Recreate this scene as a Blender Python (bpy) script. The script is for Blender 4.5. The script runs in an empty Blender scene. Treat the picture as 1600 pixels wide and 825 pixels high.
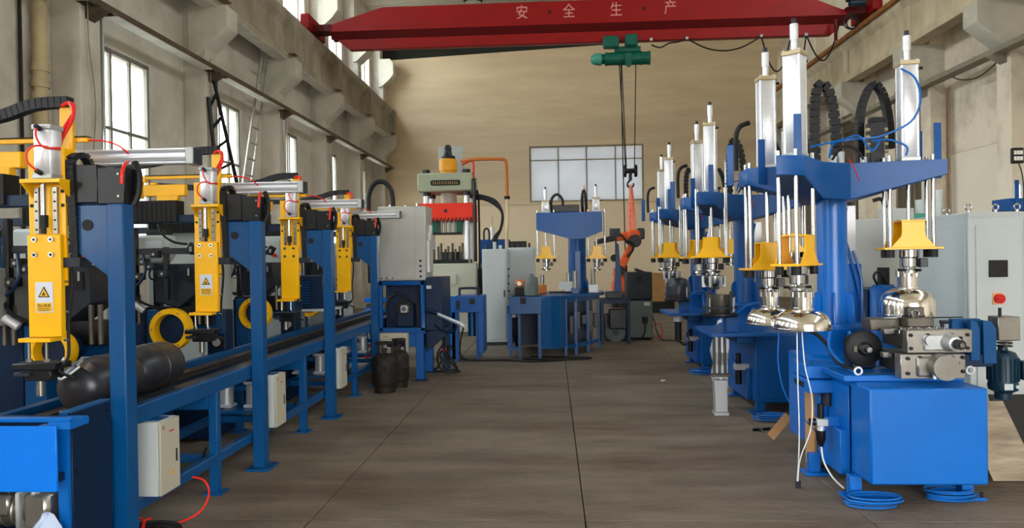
import bpy, bmesh, math, random
from mathutils import Vector, Matrix
random.seed(7)
S = bpy.context.scene
COL = S.collection
R = math.radians
PI = math.pi

# ------------------------------------------------------------------ camera
cam_d = bpy.data.cameras.new('camera'); cam = bpy.data.objects.new('camera', cam_d); COL.objects.link(cam)
cam_d.sensor_width = 36.0; cam_d.lens = 36.0 * 1150 / 1600; cam_d.clip_start = 0.05; cam_d.clip_end = 500
cam.matrix_world = (Matrix.Translation((0, 0, 1.5)) @ Matrix.Rotation(R(3.1426), 4, 'Z')
                    @ Matrix.Rotation(R(90 - 0.424), 4, 'X') @ Matrix.Rotation(R(-0.9), 4, 'Z'))
S.camera = cam
# ------------------------------------------------------------------ sky, light, exposure
w = bpy.data.worlds.new('sky'); S.world = w; w.use_nodes = True
nt = w.node_tree; nt.nodes.clear()
wo = nt.nodes.new('ShaderNodeOutputWorld'); bg = nt.nodes.new('ShaderNodeBackground')
tc = nt.nodes.new('ShaderNodeTexCoord'); sx = nt.nodes.new('ShaderNodeSeparateXYZ'); rmp = nt.nodes.new('ShaderNodeValToRGB')
nt.links.new(tc.outputs['Generated'], sx.inputs[0]); nt.links.new(sx.outputs['Z'], rmp.inputs[0])
rmp.color_ramp.elements[0].position = 0.0; rmp.color_ramp.elements[0].color = (1.0, 0.98, 0.94, 1)
rmp.color_ramp.elements[1].position = 0.8; rmp.color_ramp.elements[1].color = (0.72, 0.84, 1.0, 1)
nt.links.new(rmp.outputs[0], bg.inputs[0]); bg.inputs[1].default_value = 19.0
nt.links.new(bg.outputs[0], wo.inputs[0])
S.view_settings.view_transform = 'Standard'; S.view_settings.look = 'None'
S.view_settings.gamma = 1.0; S.view_settings.use_curve_mapping = False
S.view_settings.exposure = -0.1
try:
    S.cycles.use_denoising = True; S.cycles.max_bounces = 8; S.cycles.diffuse_bounces = 5
    S.cycles.sample_clamp_indirect = 8; S.cycles.transparent_max_bounces = 12
except Exception: pass

def portal(loc, rot, sx_, sy_):
    l = bpy.data.lights.new('daylight_opening', 'AREA'); l.shape = 'RECTANGLE'; l.size = sx_; l.size_y = sy_
    o = bpy.data.objects.new('daylight_opening', l); COL.objects.link(o); o.location = loc; o.rotation_euler = rot
    l.cycles.is_portal = True
    return o
REAR_Y = -5.0
DOOR = (0.0, 5.4, 0.0, 3.7)
portal(((DOOR[0] + DOOR[1]) / 2, REAR_Y - .1, DOOR[3] / 2), (R(90), 0, 0), DOOR[1] - DOOR[0], DOOR[3])     # the open hall door behind the camera
WIN_Y = [-3.74 + 3.43 * k for k in range(9)]             # left windows, first edge of each
for wy in WIN_Y[1:]:
    portal((-6.55, wy + .75, 3.18), (0, R(-90), 0), 2.96, 1.5)
    portal((-6.55, wy + .95, 8.65), (0, R(-90), 0), 1.9, 2.5)

# ------------------------------------------------------------------ colours and materials
def lin(c):
    return tuple(((v / 255) / 12.92 if v / 255 <= .04045 else ((v / 255 + .055) / 1.055) ** 2.4) for v in c) + (1,)
def mat(name, c, rough=.5, metal=0, var=.12, scale=4, bump=0, bscale=60, coat=0, dirt=None, dirt_scale=1.2, dirt_amt=.5, stretch=None, emit=None):
    m = bpy.data.materials.new(name); m.use_nodes = True; n = m.node_tree; b = n.nodes['Principled BSDF']
    c = lin(c)
    t = n.nodes.new('ShaderNodeTexCoord')
    src = t.outputs['Object']
    if stretch:
        mp = n.nodes.new('ShaderNodeMapping'); mp.inputs['Scale'].default_value = stretch
        n.links.new(src, mp.inputs[0]); src = mp.outputs[0]
    nz = n.nodes.new('ShaderNodeTexNoise'); nz.inputs['Scale'].default_value = scale; nz.inputs['Detail'].default_value = 6
    n.links.new(src, nz.inputs['Vector'])
    r = n.nodes.new('ShaderNodeValToRGB'); r.color_ramp.elements[0].position = .3; r.color_ramp.elements[1].position = .7
    r.color_ramp.elements[0].color = tuple(v * (1 - var) for v in c[:3]) + (1,)
    r.color_ramp.elements[1].color = tuple(min(1, v * (1 + var)) for v in c[:3]) + (1,)
    n.links.new(nz.outputs[0], r.inputs[0]); out = r.outputs[0]
    if dirt:
        nd = n.nodes.new('ShaderNodeTexNoise'); nd.inputs['Scale'].default_value = dirt_scale; nd.inputs['Detail'].default_value = 9
        nd.inputs['Roughness'].default_value = .65
        n.links.new(src, nd.inputs['Vector'])
        rd = n.nodes.new('ShaderNodeValToRGB'); rd.color_ramp.elements[0].position = .45; rd.color_ramp.elements[1].position = .68
        rd.color_ramp.elements[0].color = (0, 0, 0, 1); rd.color_ramp.elements[1].color = (dirt_amt,) * 3 + (1,)
        n.links.new(nd.outputs[0], rd.inputs[0])
        mx = n.nodes.new('ShaderNodeMixRGB'); mx.inputs[2].default_value = lin(dirt)
        n.links.new(rd.outputs[0], mx.inputs[0]); n.links.new(out, mx.inputs[1]); out = mx.outputs[0]
    n.links.new(out, b.inputs['Base Color'])
    b.inputs['Roughness'].default_value = rough; b.inputs['Metallic'].default_value = metal
    if metal < .3: b.inputs['Specular IOR Level'].default_value = .3
    if coat: b.inputs['Coat Weight'].default_value = coat; b.inputs['Coat Roughness'].default_value = .15
    if bump:
        nb = n.nodes.new('ShaderNodeTexNoise'); nb.inputs['Scale'].default_value = bscale; nb.inputs['Detail'].default_value = 5
        n.links.new(src, nb.inputs['Vector'])
        bp = n.nodes.new('ShaderNodeBump'); bp.inputs['Strength'].default_value = bump; bp.inputs['Distance'].default_value = .02
        n.links.new(nb.outputs[0], bp.inputs['Height']); n.links.new(bp.outputs[0], b.inputs['Normal'])
    if emit:
        b.inputs['Emission Color'].default_value = lin(emit[0]); b.inputs['Emission Strength'].default_value = emit[1]
    return m
def glass_mat(name, tint, gloss=.08):
    m = bpy.data.materials.new(name); m.use_nodes = True; n = m.node_tree; n.nodes.clear()
    o = n.nodes.new('ShaderNodeOutputMaterial'); tr = n.nodes.new('ShaderNodeBsdfTransparent'); g = n.nodes.new('ShaderNodeBsdfGlossy')
    tr.inputs[0].default_value = lin(tint); g.inputs['Roughness'].default_value = .05
    mx = n.nodes.new('ShaderNodeMixShader'); mx.inputs[0].default_value = gloss
    n.links.new(tr.outputs[0], mx.inputs[1]); n.links.new(g.outputs[0], mx.inputs[2]); n.links.new(mx.outputs[0], o.inputs[0])
    return m
def frosted_mat(name, c, t=.5):
    m = bpy.data.materials.new(name); m.use_nodes = True; n = m.node_tree; n.nodes.clear()
    o = n.nodes.new('ShaderNodeOutputMaterial'); tr = n.nodes.new('ShaderNodeBsdfTranslucent'); d = n.nodes.new('ShaderNodeBsdfDiffuse')
    g = n.nodes.new('ShaderNodeBsdfGlossy'); g.inputs['Roughness'].default_value = .25
    tcn = n.nodes.new('ShaderNodeTexCoord'); nz = n.nodes.new('ShaderNodeTexNoise'); nz.inputs['Scale'].default_value = 1.3
    r = n.nodes.new('ShaderNodeValToRGB'); k = lin(c)
    r.color_ramp.elements[0].color = tuple(v * .8 for v in k[:3]) + (1,); r.color_ramp.elements[1].color = k
    n.links.new(tcn.outputs['Object'], nz.inputs['Vector']); n.links.new(nz.outputs[0], r.inputs[0])
    n.links.new(r.outputs[0], tr.inputs[0]); n.links.new(r.outputs[0], d.inputs[0])
    mx = n.nodes.new('ShaderNodeMixShader'); mx.inputs[0].default_value = t
    n.links.new(d.outputs[0], mx.inputs[1]); n.links.new(tr.outputs[0], mx.inputs[2])
    m2 = n.nodes.new('ShaderNodeMixShader'); m2.inputs[0].default_value = .06
    n.links.new(mx.outputs[0], m2.inputs[1]); n.links.new(g.outputs[0], m2.inputs[2]); n.links.new(m2.outputs[0], o.inputs[0])
    return m

M = {}
M['concrete_floor'] = mat('concrete_floor', (122, 110, 96), .68, var=.2, scale=2.2, bump=.35, bscale=30, dirt=(86, 66, 48), dirt_scale=.9, dirt_amt=.7, stretch=(.45, 1.6, 1))
def floor_grain(m):      # trowel streaks across the hall and fine grit
    n = m.node_tree; b = n.nodes['Principled BSDF']; src = b.inputs['Base Color'].links[0].from_socket
    t = n.nodes.new('ShaderNodeTexCoord'); out = src
    for sc, st, lo, hi, amt in (((.8, 2.2, 1), 2.2, .5, .7, .28), ((1, 1, 1), 90.0, .35, .7, .28), ((.6, 4.5, 1), 1.8, .62, .67, .3)):
        mp = n.nodes.new('ShaderNodeMapping'); mp.inputs['Scale'].default_value = sc; n.links.new(t.outputs['Object'], mp.inputs[0])
        nz = n.nodes.new('ShaderNodeTexNoise'); nz.inputs['Scale'].default_value = st; nz.inputs['Detail'].default_value = 8; nz.inputs['Roughness'].default_value = .7
        n.links.new(mp.outputs[0], nz.inputs['Vector'])
        r = n.nodes.new('ShaderNodeValToRGB'); r.color_ramp.elements[0].position = lo; r.color_ramp.elements[1].position = hi
        r.color_ramp.elements[0].color = (1, 1, 1, 1); r.color_ramp.elements[1].color = (1 - amt, 1 - amt * 1.08, 1 - amt * 1.15, 1)
        n.links.new(nz.outputs[0], r.inputs[0])
        mx = n.nodes.new('ShaderNodeMixRGB'); mx.blend_type = 'MULTIPLY'; mx.inputs[0].default_value = 1
        n.links.new(out, mx.inputs[1]); n.links.new(r.outputs[0], mx.inputs[2]); out = mx.outputs[0]
    n.links.new(out, b.inputs['Base Color'])
floor_grain(M['concrete_floor'])
M['joint'] = mat('joint', (45, 38, 32), .95)
M['ground'] = mat('ground', (150, 145, 135), .9, scale=.5)
M['plaster_l'] = mat('plaster_grey_white', (208, 201, 188), .9, var=.06, scale=2, bump=.15, dirt=(140, 128, 112), dirt_scale=.7, dirt_amt=.55)
M['plaster_r'] = mat('plaster_dirty_cream', (226, 214, 194), .9, var=.07, scale=2, bump=.2, dirt=(140, 128, 108), dirt_scale=.9, dirt_amt=.6)
M['plaster_r2'] = mat('plaster_clean_cream', (226, 216, 198), .9, var=.03, scale=2, bump=.08)
M['plaster_b'] = mat('plaster_tan', (228, 206, 172), .9, var=.06, scale=1.2, bump=.25, bscale=8, dirt=(204, 178, 142), dirt_scale=.5, dirt_amt=.6, stretch=(.35, 1, 2.6))
M['plaster_b2'] = mat('plaster_cream', (234, 214, 182), .9, var=.03, scale=1.2, bump=.1)
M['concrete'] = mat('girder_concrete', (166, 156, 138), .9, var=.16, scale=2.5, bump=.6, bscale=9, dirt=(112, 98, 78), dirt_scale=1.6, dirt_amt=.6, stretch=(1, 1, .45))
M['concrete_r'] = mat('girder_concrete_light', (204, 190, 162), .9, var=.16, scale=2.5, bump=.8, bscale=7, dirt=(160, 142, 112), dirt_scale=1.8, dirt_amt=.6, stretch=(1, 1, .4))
M['corbel'] = mat('corbel_concrete', (206, 200, 186), .85, var=.07, scale=2, bump=.15, dirt=(140, 134, 118), dirt_scale=1.4, dirt_amt=.4)
M['roof'] = mat('roof_sheet', (222, 214, 196), .55, var=.05, scale=1)
M['dark_steel'] = mat('dark_roof_steel', (38, 42, 36), .7)
M['rail_orange'] = mat('rust_orange_rail', (150, 96, 48), .7, var=.25, scale=6)
M['rail_grey'] = mat('worn_rail', (105, 92, 76), .7, var=.2, scale=6)
M['tray'] = mat('tray_brown_steel', (86, 72, 56), .6, var=.2)
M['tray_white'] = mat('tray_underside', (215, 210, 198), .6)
M['tray_grey'] = mat('tray_grey_steel', (140, 132, 116), .6, var=.15)
M['frame_white'] = mat('window_frame_white', (212, 206, 194), .6)
M['frame_grey'] = mat('window_frame_grey', (128, 122, 112), .6)
M['frame_tan'] = mat('window_frame_tan', (150, 136, 114), .6)
M['glass'] = glass_mat('window_glass', (238, 242, 242))
M['frost'] = frosted_mat('frosted_glass', (178, 180, 182), .42)
M['glass_dark'] = mat('dark_dusty_glass', (84, 74, 62), .3, var=.2, scale=2)
M['red'] = mat('crane_red_paint', (142, 0, 4), .45, var=.1, scale=3)
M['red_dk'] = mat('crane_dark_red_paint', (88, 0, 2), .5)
M['char'] = mat('pink_lettering', (214, 150, 138), .7)
M['green'] = mat('hoist_green_paint', (14, 92, 76), .35, var=.15, scale=6)
M['green_lt'] = mat('hoist_light_green', (70, 150, 130), .3)
M['blue_d'] = mat('deep_blue_paint', (0, 68, 120), .36, var=.06, scale=5, bump=.04, bscale=160, coat=.12)
M['blue_n'] = mat('navy_paint', (2, 29, 58), .42, var=.08, scale=5)
M['blue_b'] = mat('bright_blue_paint', (0, 96, 180), .36, var=.04, scale=5, bump=.04, bscale=160, coat=.2)
M['blue_l'] = mat('panel_blue_paint', (0, 112, 216), .4, var=.03, scale=5)
M['blue_m'] = mat('machine_blue_paint', (0, 75, 142), .4, var=.05, scale=5, bump=.05, bscale=140, coat=.05)
M['yellow'] = mat('yellow_paint', (238, 178, 0), .38, var=.05, scale=6, coat=.2)
M['black'] = mat('black_rubber', (20, 20, 22), .55, var=.2)
M['black_m'] = mat('black_metal', (20, 21, 24), .35, metal=.3)
M['dgrey'] = mat('charcoal_paint', (34, 39, 48), .5)
M['chain'] = mat('drag_chain_plastic', (22, 22, 25), .5, var=.2)
M['alu'] = mat('brushed_aluminium', (218, 220, 224), .36, metal=.55, var=.06, scale=8, stretch=(1, 1, 8))
M['alu_m'] = mat('matte_aluminium', (176, 178, 178), .45, metal=.6, var=.08)
M['chrome'] = mat('chrome', (172, 172, 172), .2, metal=1, var=.03)
M['polish'] = mat('polished_steel', (232, 228, 222), .14, metal=1, var=.05, scale=3)
M['steel'] = mat('machined_steel', (150, 146, 138), .32, metal=.85, var=.15, scale=7)
M['steel_d'] = mat('oily_steel', (92, 86, 78), .4, metal=.7, var=.25, scale=9)
M['brass'] = mat('cap_beige_metal', (176, 160, 124), .4, metal=.4)
M['cab_grey'] = mat('cabinet_grey_paint', (178, 184, 182), .45, var=.03)
M['cab_white'] = mat('cabinet_pale_grey', (182, 189, 188), .42, var=.03)
M['cab_beige'] = mat('box_beige_paint', (172, 166, 148), .5, var=.04)
M['stainless'] = mat('stainless_sheet', (172, 172, 166), .36, metal=.55, var=.08, scale=3)
M['tank'] = mat('scaled_black_steel', (50, 52, 58), .34, metal=.5, var=.25, scale=5, dirt=(92, 78, 60), dirt_scale=2.5, dirt_amt=.5)
M['tank_rust'] = mat('brown_black_steel', (34, 28, 24), .6, metal=.2, var=.3, scale=5)
M['tank_grey'] = mat('grey_tank_paint', (92, 100, 98), .5)
M['red_hose'] = mat('red_hose', (226, 40, 30), .35)
M['blue_hose'] = mat('blue_hose', (16, 96, 176), .3)
M['white_hose'] = mat('white_hose', (214, 216, 214), .5)
M['orange'] = mat('robot_orange', (232, 92, 28), .38)
M['press_green'] = mat('press_sage_paint', (160, 166, 142), .5, var=.05)
M['press_grey'] = mat('press_pale_grey', (186, 186, 170), .5, var=.05)
M['press_red'] = mat('press_red_paint', (236, 52, 28), .4, var=.04)
M['press_yel'] = mat('press_yellow', (226, 156, 24), .4)
M['copper'] = mat('pipe_orange_brown', (186, 104, 36), .5)
M['pipe_cream'] = mat('pipe_cream', (205, 184, 150), .6)
M['drain'] = mat('drain_pipe_stained', (176, 158, 122), .8, var=.2, scale=3)
M['sling'] = mat('sling_red_webbing', (238, 136, 112), .85, var=.15, scale=12)
M['cardboard'] = mat('cardboard', (176, 132, 88), .9)
M['wood'] = mat('weathered_board', (156, 142, 122), .85, var=.2, scale=6, stretch=(1, 6, 6), dirt=(96, 84, 70), dirt_scale=2, dirt_amt=.6)
M['sign_w'] = mat('sign_silver', (205, 208, 220), .4)
M['sign_y'] = mat('sign_yellow', (232, 180, 40), .5)
M['sign_k'] = mat('sign_ink', (30, 22, 14), .6)
M['sign_r'] = mat('sign_red', (190, 40, 36), .6)
M['knob_red'] = mat('switch_red', (200, 26, 22), .35)
M['switch_peach'] = mat('switch_peach', (226, 168, 120), .5)
M['screen'] = mat('screen_dark', (34, 38, 48), .15)
M['bag'] = mat('clear_plastic_bag', (178, 190, 215), .2)
M['ladder_alu'] = mat('ladder_aluminium', (160, 156, 146), .5, metal=.4)
M['lamp'] = mat('lamp_lens', (225, 225, 215), .3)
M['teal'] = mat('teal_motor_paint', (14, 44, 60), .4)
M['goldtxt'] = mat('gold_lettering', (196, 160, 100), .5)

# ------------------------------------------------------------------ mesh building
class MB:
    def __init__(s): s.v = []; s.f = []; s.m = Matrix.Identity(4)
    def at(s, mtx): s.m = mtx; return s
    def add(s, vs, fs):
        o = len(s.v); s.v += [tuple(s.m @ Vector(p)) for p in vs]; s.f += [tuple(i + o for i in f) for f in fs]; return s
    def box(s, x0, x1, y0, y1, z0, z1):
        if x0 > x1: x0, x1 = x1, x0
        if y0 > y1: y0, y1 = y1, y0
        if z0 > z1: z0, z1 = z1, z0
        return s.add([(x0, y0, z0), (x1, y0, z0), (x1, y1, z0), (x0, y1, z0), (x0, y0, z1), (x1, y0, z1), (x1, y1, z1), (x0, y1, z1)],
                     [(0, 3, 2, 1), (4, 5, 6, 7), (0, 1, 5, 4), (1, 2, 6, 5), (2, 3, 7, 6), (3, 0, 4, 7)])
    def prism(s, poly, ax, a, b):
        n = len(poly)
        area = sum(poly[i][0] * poly[(i + 1) % n][1] - poly[(i + 1) % n][0] * poly[i][1] for i in range(n))
        if area < 0: poly = poly[::-1]
        if a > b: a, b = b, a
        def P(u, v, t): return {'z': (u, v, t), 'y': (u, t, v), 'x': (t, u, v)}[ax]
        vs = [P(u, v, a) for u, v in poly] + [P(u, v, b) for u, v in poly]
        fs = [tuple(range(n))[::-1], tuple(range(n, 2 * n))] + [(i, (i + 1) % n, n + (i + 1) % n, n + i) for i in range(n)]
        if ax == 'y': fs = [f[::-1] for f in fs]
        return s.add(vs, fs)
    def cyl(s, p0, p1, r, seg=16, r2=None):
        r2 = r if r2 is None else r2
        p0 = Vector(p0); p1 = Vector(p1); d = (p1 - p0).normalized()
        u = d.orthogonal().normalized(); v = d.cross(u)
        vs = []
        for p, q in ((p0, r), (p1, r2)):
            for i in range(seg):
                a = 2 * PI * i / seg; vs.append(tuple(p + (u * math.cos(a) + v * math.sin(a)) * q))
        fs = [tuple(range(seg))[::-1], tuple(range(seg, 2 * seg))] + [(i, (i + 1) % seg, seg + (i + 1) % seg, seg + i) for i in range(seg)]
        return s.add(vs, fs)
    def lathe(s, prof, c=(0, 0, 0), ax='z', seg=28):
        # prof: (radius, height) from bottom to top; closed at both ends when the radius is 0
        vs = []; fs = []
        for r, h in prof:
            for i in range(seg):
                a = 2 * PI * i / seg; x, y = r * math.cos(a), r * math.sin(a)
                p = {'z': (x, y, h), 'y': (x, h, -y), 'x': (h, x, y)}[ax]
                vs.append((p[0] + c[0], p[1] + c[1], p[2] + c[2]))
        for j in range(len(prof) - 1):
            for i in range(seg):
                a, b = j * seg + i, j * seg + (i + 1) % seg
                fs.append((a, b, b + seg, a + seg))
        n = (len(prof) - 1) * seg; a0 = prof[0][0] > 1e-5; a1 = prof[-1][0] > 1e-5
        if a0 and a1:
            for i in range(seg): fs.append((n + i, n + (i + 1) % seg, (i + 1) % seg, i))
        elif a0: fs.append(tuple(range(seg))[::-1])
        elif a1: fs.append(tuple(range(n, n + seg)))
        return s.add(vs, fs)
    def tube(s, pts, r, seg=8, smooth=6, closed=False):
        P = [Vector(p) for p in pts]
        if smooth and len(P) > 2:
            Q = []; n = len(P)
            rng = range(n) if closed else range(n - 1)
            for i in rng:
                p0 = P[(i - 1) % n] if closed or i > 0 else P[0]
                p1, p2 = P[i], P[(i + 1) % n]
                p3 = P[(i + 2) % n] if closed or i + 2 < n else P[-1]
                for k in range(smooth):
                    t = k / smooth
                    Q.append(.5 * ((2 * p1) + (-p0 + p2) * t + (2 * p0 - 5 * p1 + 4 * p2 - p3) * t * t + (-p0 + 3 * p1 - 3 * p2 + p3) * t ** 3))
            if not closed: Q.append(P[-1])
            P = Q
        n = len(P); vs = []; fs = []; u = None
        for i in range(n):
            a = P[i - 1] if (closed or i > 0) else P[i]; b = P[(i + 1) % n] if (closed or i < n - 1) else P[i]
            d = (b - a).normalized()
            if u is None: u = d.orthogonal().normalized()
            else:
                u = u - d * u.dot(d)
                u = u.normalized() if u.length > 1e-6 else d.orthogonal().normalized()
            v = d.cross(u)
            for k in range(seg):
                t = 2 * PI * k / seg; vs.append(tuple(P[i] + (u * math.cos(t) + v * math.sin(t)) * r))
        for i in range(n if closed else n - 1):
            for k in range(seg):
                a, b = i * seg + k, i * seg + (k + 1) % seg; c = ((i + 1) % n) * seg
                fs.append((a, b, c + (k + 1) % seg, c + k))
        if not closed:
            fs.append(tuple(range(seg))[::-1]); fs.append(tuple(range((n - 1) * seg, n * seg)))
        return s.add(vs, fs)
    def torus(s, c, R_, r, ax='z', seg=28, sub=8, k=1.0):
        pts = []
        for i in range(seg):
            a = 2 * PI * i / seg; x, y = R_ * math.cos(a), R_ * math.sin(a) * k
            p = {'z': (x, y, 0), 'y': (x, 0, y), 'x': (0, x, y)}[ax]; pts.append((p[0] + c[0], p[1] + c[1], p[2] + c[2]))
        return s.tube(pts, r, sub, 0, True)
    def links(s, pts, w_, h_, pitch, up=(0, 0, 1), gap=.12):
        # a drag chain: separate link boxes along a path
        P = [Vector(p) for p in pts]; Q = []
        for i in range(len(P) - 1):
            p0 = P[max(0, i - 1)]; p1 = P[i]; p2 = P[i + 1]; p3 = P[min(len(P) - 1, i + 2)]
            for k in range(12):
                t = k / 12; Q.append(.5 * ((2 * p1) + (-p0 + p2) * t + (2 * p0 - 5 * p1 + 4 * p2 - p3) * t * t + (-p0 + 3 * p1 - 3 * p2 + p3) * t ** 3))
        Q.append(P[-1]); side = Vector(up); acc = 0; nxt = 0; i = 0
        for i in range(len(Q) - 1):
            seg = (Q[i + 1] - Q[i]).length
            while nxt <= acc + seg and seg > 0:
                p = Q[i].lerp(Q[i + 1], (nxt - acc) / seg); d = (Q[i + 1] - Q[i]).normalized()
                sv = (side - d * side.dot(d)).normalized(); n_ = d.cross(sv)
                hl = pitch * (.5 - gap / 2)
                vs = []
                for a in (-hl, hl):
                    for b, c in ((-1, -1), (1, -1), (1, 1), (-1, 1)):
                        vs.append(tuple(p + d * a + sv * (b * w_ / 2) + n_ * (c * h_ / 2)))
                s.add(vs, [(0, 3, 2, 1), (4, 5, 6, 7), (0, 1, 5, 4), (1, 2, 6, 5), (2, 3, 7, 6), (3, 0, 4, 7)])
                hl2 = pitch * .5; vs = []
                for a in (-hl2, hl2):
                    for b, c in ((-1, -1), (1, -1), (1, 1), (-1, 1)):
                        vs.append(tuple(p + d * a + sv * (b * w_ * .38) + n_ * (c * h_ * .3)))
                s.add(vs, [(0, 3, 2, 1), (4, 5, 6, 7), (0, 1, 5, 4), (1, 2, 6, 5), (2, 3, 7, 6), (3, 0, 4, 7)])
                nxt += pitch
            acc += seg
        return s
    def build(s, name, m, parent=None, bev=0, smooth=True):
        me = bpy.data.meshes.new(name); me.from_pydata(s.v, [], s.f); me.update()
        bm = bmesh.new(); bm.from_mesh(me); bmesh.ops.remove_doubles(bm, verts=bm.verts, dist=1e-6); bmesh.ops.recalc_face_normals(bm, faces=bm.faces)
        if bev:
            es = [e for e in bm.edges if len(e.link_faces) == 2 and e.calc_face_angle(0) > .6]
            bmesh.ops.bevel(bm, geom=es, offset=bev, segments=1, affect='EDGES', clamp_overlap=True)
        bm.to_mesh(me); bm.free()
        if smooth:
            for p in me.polygons: p.use_smooth = True
            me.set_sharp_from_angle(angle=R(38))
        me.materials.append(M[m] if isinstance(m, str) else m)
        o = bpy.data.objects.new(name, me); COL.objects.link(o)
        if parent is not None: o.parent = parent
        return o
def B(*a): return MB().box(*a)
def boxes(l):
    m = MB()
    for b in l: m.box(*b)
    return m
def thing(name, label, cat, loc=(0, 0, 0), rz=0, group=None):
    o = bpy.data.objects.new(name, None); COL.objects.link(o); o.empty_display_size = .1
    o.location = loc; o.rotation_euler = (0, 0, rz); o['label'] = label; o['category'] = cat
    if group: o['group'] = group
    return o
def tag(o, label, cat, group=None):
    o['label'] = label; o['category'] = cat
    if group: o['group'] = group
    return o
def struct(o): o['kind'] = 'structure'; return o
def copy_tree(o, parent=None):
    c = o.copy(); COL.objects.link(c); c.parent = parent
    for ch in list(o.children): copy_tree(ch, c)
    return c
def text(body, size, m, parent, mtx, name='lettering', ext=.0015, bold=0, cw=1):
    cu = bpy.data.curves.new(name, 'FONT'); cu.body = body; cu.size = size; cu.align_x = 'CENTER'; cu.align_y = 'CENTER'
    cu.extrude = ext; cu.offset = 0; cu.resolution_u = 2; cu.materials.append(M[m])
    tmp = bpy.data.objects.new(name, cu); COL.objects.link(tmp)
    bpy.context.view_layer.update()
    me = bpy.data.meshes.new_from_object(tmp.evaluated_get(bpy.context.evaluated_depsgraph_get()))
    bpy.data.objects.remove(tmp)
    lo = [min(v.co[i] for v in me.vertices) for i in (0, 1)]; hi = [max(v.co[i] for v in me.vertices) for i in (0, 1)]
    for v in me.vertices: v.co.x -= (lo[0] + hi[0]) / 2; v.co.y -= (lo[1] + hi[1]) / 2
    me.name = name; me.materials.clear(); me.materials.append(M[m])
    o = bpy.data.objects.new(name, me); COL.objects.link(o); o.parent = parent; o.matrix_local = mtx
    return o
def Rz(a): return Matrix.Rotation(a, 4, 'Z')
def Tr(*p): return Matrix.Translation(p)
FACE_CAM = Matrix.Rotation(R(90), 4, 'X')            # text that faces -Y
FACE_PX = Matrix.Rotation(R(90), 4, 'Z') @ Matrix.Rotation(R(90), 4, 'X')   # text that faces +X

# ================================================================== THE HALL
XL, XR, YB = -6.4, 8.35, 27.0
# floor: slabs with recessed joints
fl = struct(B(-6.7, 8.65, REAR_Y, 27.3, -.2, -.03).build('floor', 'joint'))
xs = [.165 + 1.59 * k for k in range(-4, 6)]; xs = [-6.7] + xs + [8.65]
ys = [-1.9, 1.1, 4.2, 7.45, 8.3, 11.4, 14.5, 17.6, 20.7, 23.8]; ys = [REAR_Y + .0] + ys + [27.3]
for i in range(len(xs) - 1):
    for j in range(len(ys) - 1):
        g = .0035; gy = .006
        MB().box(xs[i] + g, xs[i + 1] - g, ys[j] + gy, ys[j + 1] - gy, -.03, random.uniform(-.0015, 0)).build('slab', 'concrete_floor', fl, bev=.003)
struct(B(-60, 60, -80, REAR_Y, -.3, -.01).build('ground_outside', 'ground'))
struct(B(-60, -6.72, REAR_Y, 90, -.3, -.01).build('ground_beside_hall', 'ground'))

def wall_grid(u0, u1, v0, v1, holes, mk):
    """boxes that fill the rectangle u0..u1 x v0..v1 except for the holes (a,b,c,d)"""
    us = sorted({u0, u1} | {h[0] for h in holes} | {h[1] for h in holes}); vs = sorted({v0, v1} | {h[2] for h in holes} | {h[3] for h in holes})
    for a, b in zip(us, us[1:]):
        run = None
        for c, d in zip(vs, vs[1:]):
            inside = any(h[0] - 1e-6 <= a and b <= h[1] + 1e-6 and h[2] - 1e-6 <= c and d <= h[3] + 1e-6 for h in holes)
            if inside:
                if run: mk(a, b, run[0], run[1]); run = None
            else: run = (run[0], d) if run else (c, d)
        if run: mk(a, b, run[0], run[1])
low = [(y, y + 1.5, 1.7, 4.66) for y in WIN_Y]
high = [(y - .3, y + 2.2, 7.7, 9.6) for y in WIN_Y]
m = MB(); wall_grid(REAR_Y, 27.3, 0, 10.5, low + high, lambda a, b, c, d: m.box(XL - .3, XL, a, b, c, d))
wl = struct(m.build('wall_left', 'plaster_l'))
WRY = [13.15 + 3.4 * k for k in range(-4, 5)]         # right columns, near faces
WRY = [2.9, 6.3, 9.8, 13.35, 16.1, 19.4, 22.8, 26.2]
hr = [(16.65, 18.4, 1.0, 5.4), (20.0, 21.7, 1.0, 5.4), (23.4, 25.1, 1.0, 5.4)]
hr_high_added = [(y + .9, y + 2.9, 7.7, 9.6) for y in (-4.0, -.5, 2.9, 6.3, 9.8, 13.35)]  # upper right windows added out of view to brighten the walls
m = MB(); wall_grid(REAR_Y, 27.3, 3.53, 10.5, [(a, b, max(c, 3.53), d) for a, b, c, d in hr] + hr_high_added, lambda a, b, c, d: m.box(XR, XR + .3, a, b, c, d))
wr = struct(m.build('wall_right', 'plaster_r'))
m = MB(); wall_grid(REAR_Y, 27.3, 0, 3.53, [(a, b, c, 3.53) for a, b, c, d in hr], lambda a, b, c, d: m.box(XR + .015, XR + .3, a, b, c, d))
m.build('lower_render', 'plaster_r2', wr)
# back wall with its window, pale lower part, dark gable above
m = MB(); wall_grid(XL - .3, XR + .3, 3.5, 8.8, [(-.79, 3.37, 3.54, 5.6)], lambda a, b, c, d: m.box(a, b, YB, YB + .3, c, d))
m.prism([(XL - .3, 8.8), (XR + .3, 8.8), (XR + .3, 9.5), (XL - .3, 8.87)], 'y', YB, YB + .3)
wb = struct(m.build('wall_back', 'plaster_b'))
B(XL - .3, XR + .3, YB + .02, YB + .3, 0, 3.5).build('lower_render', 'plaster_b2', wb)
B(XL, XR, YB - .012, YB + .02, 3.48, 3.52).build('ledge', 'plaster_b', wb)
struct(B(XL - .3, XR + .3, YB + .35, YB + .5, 8.6, 11.2).build('trim_1', 'dark_steel'))
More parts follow.
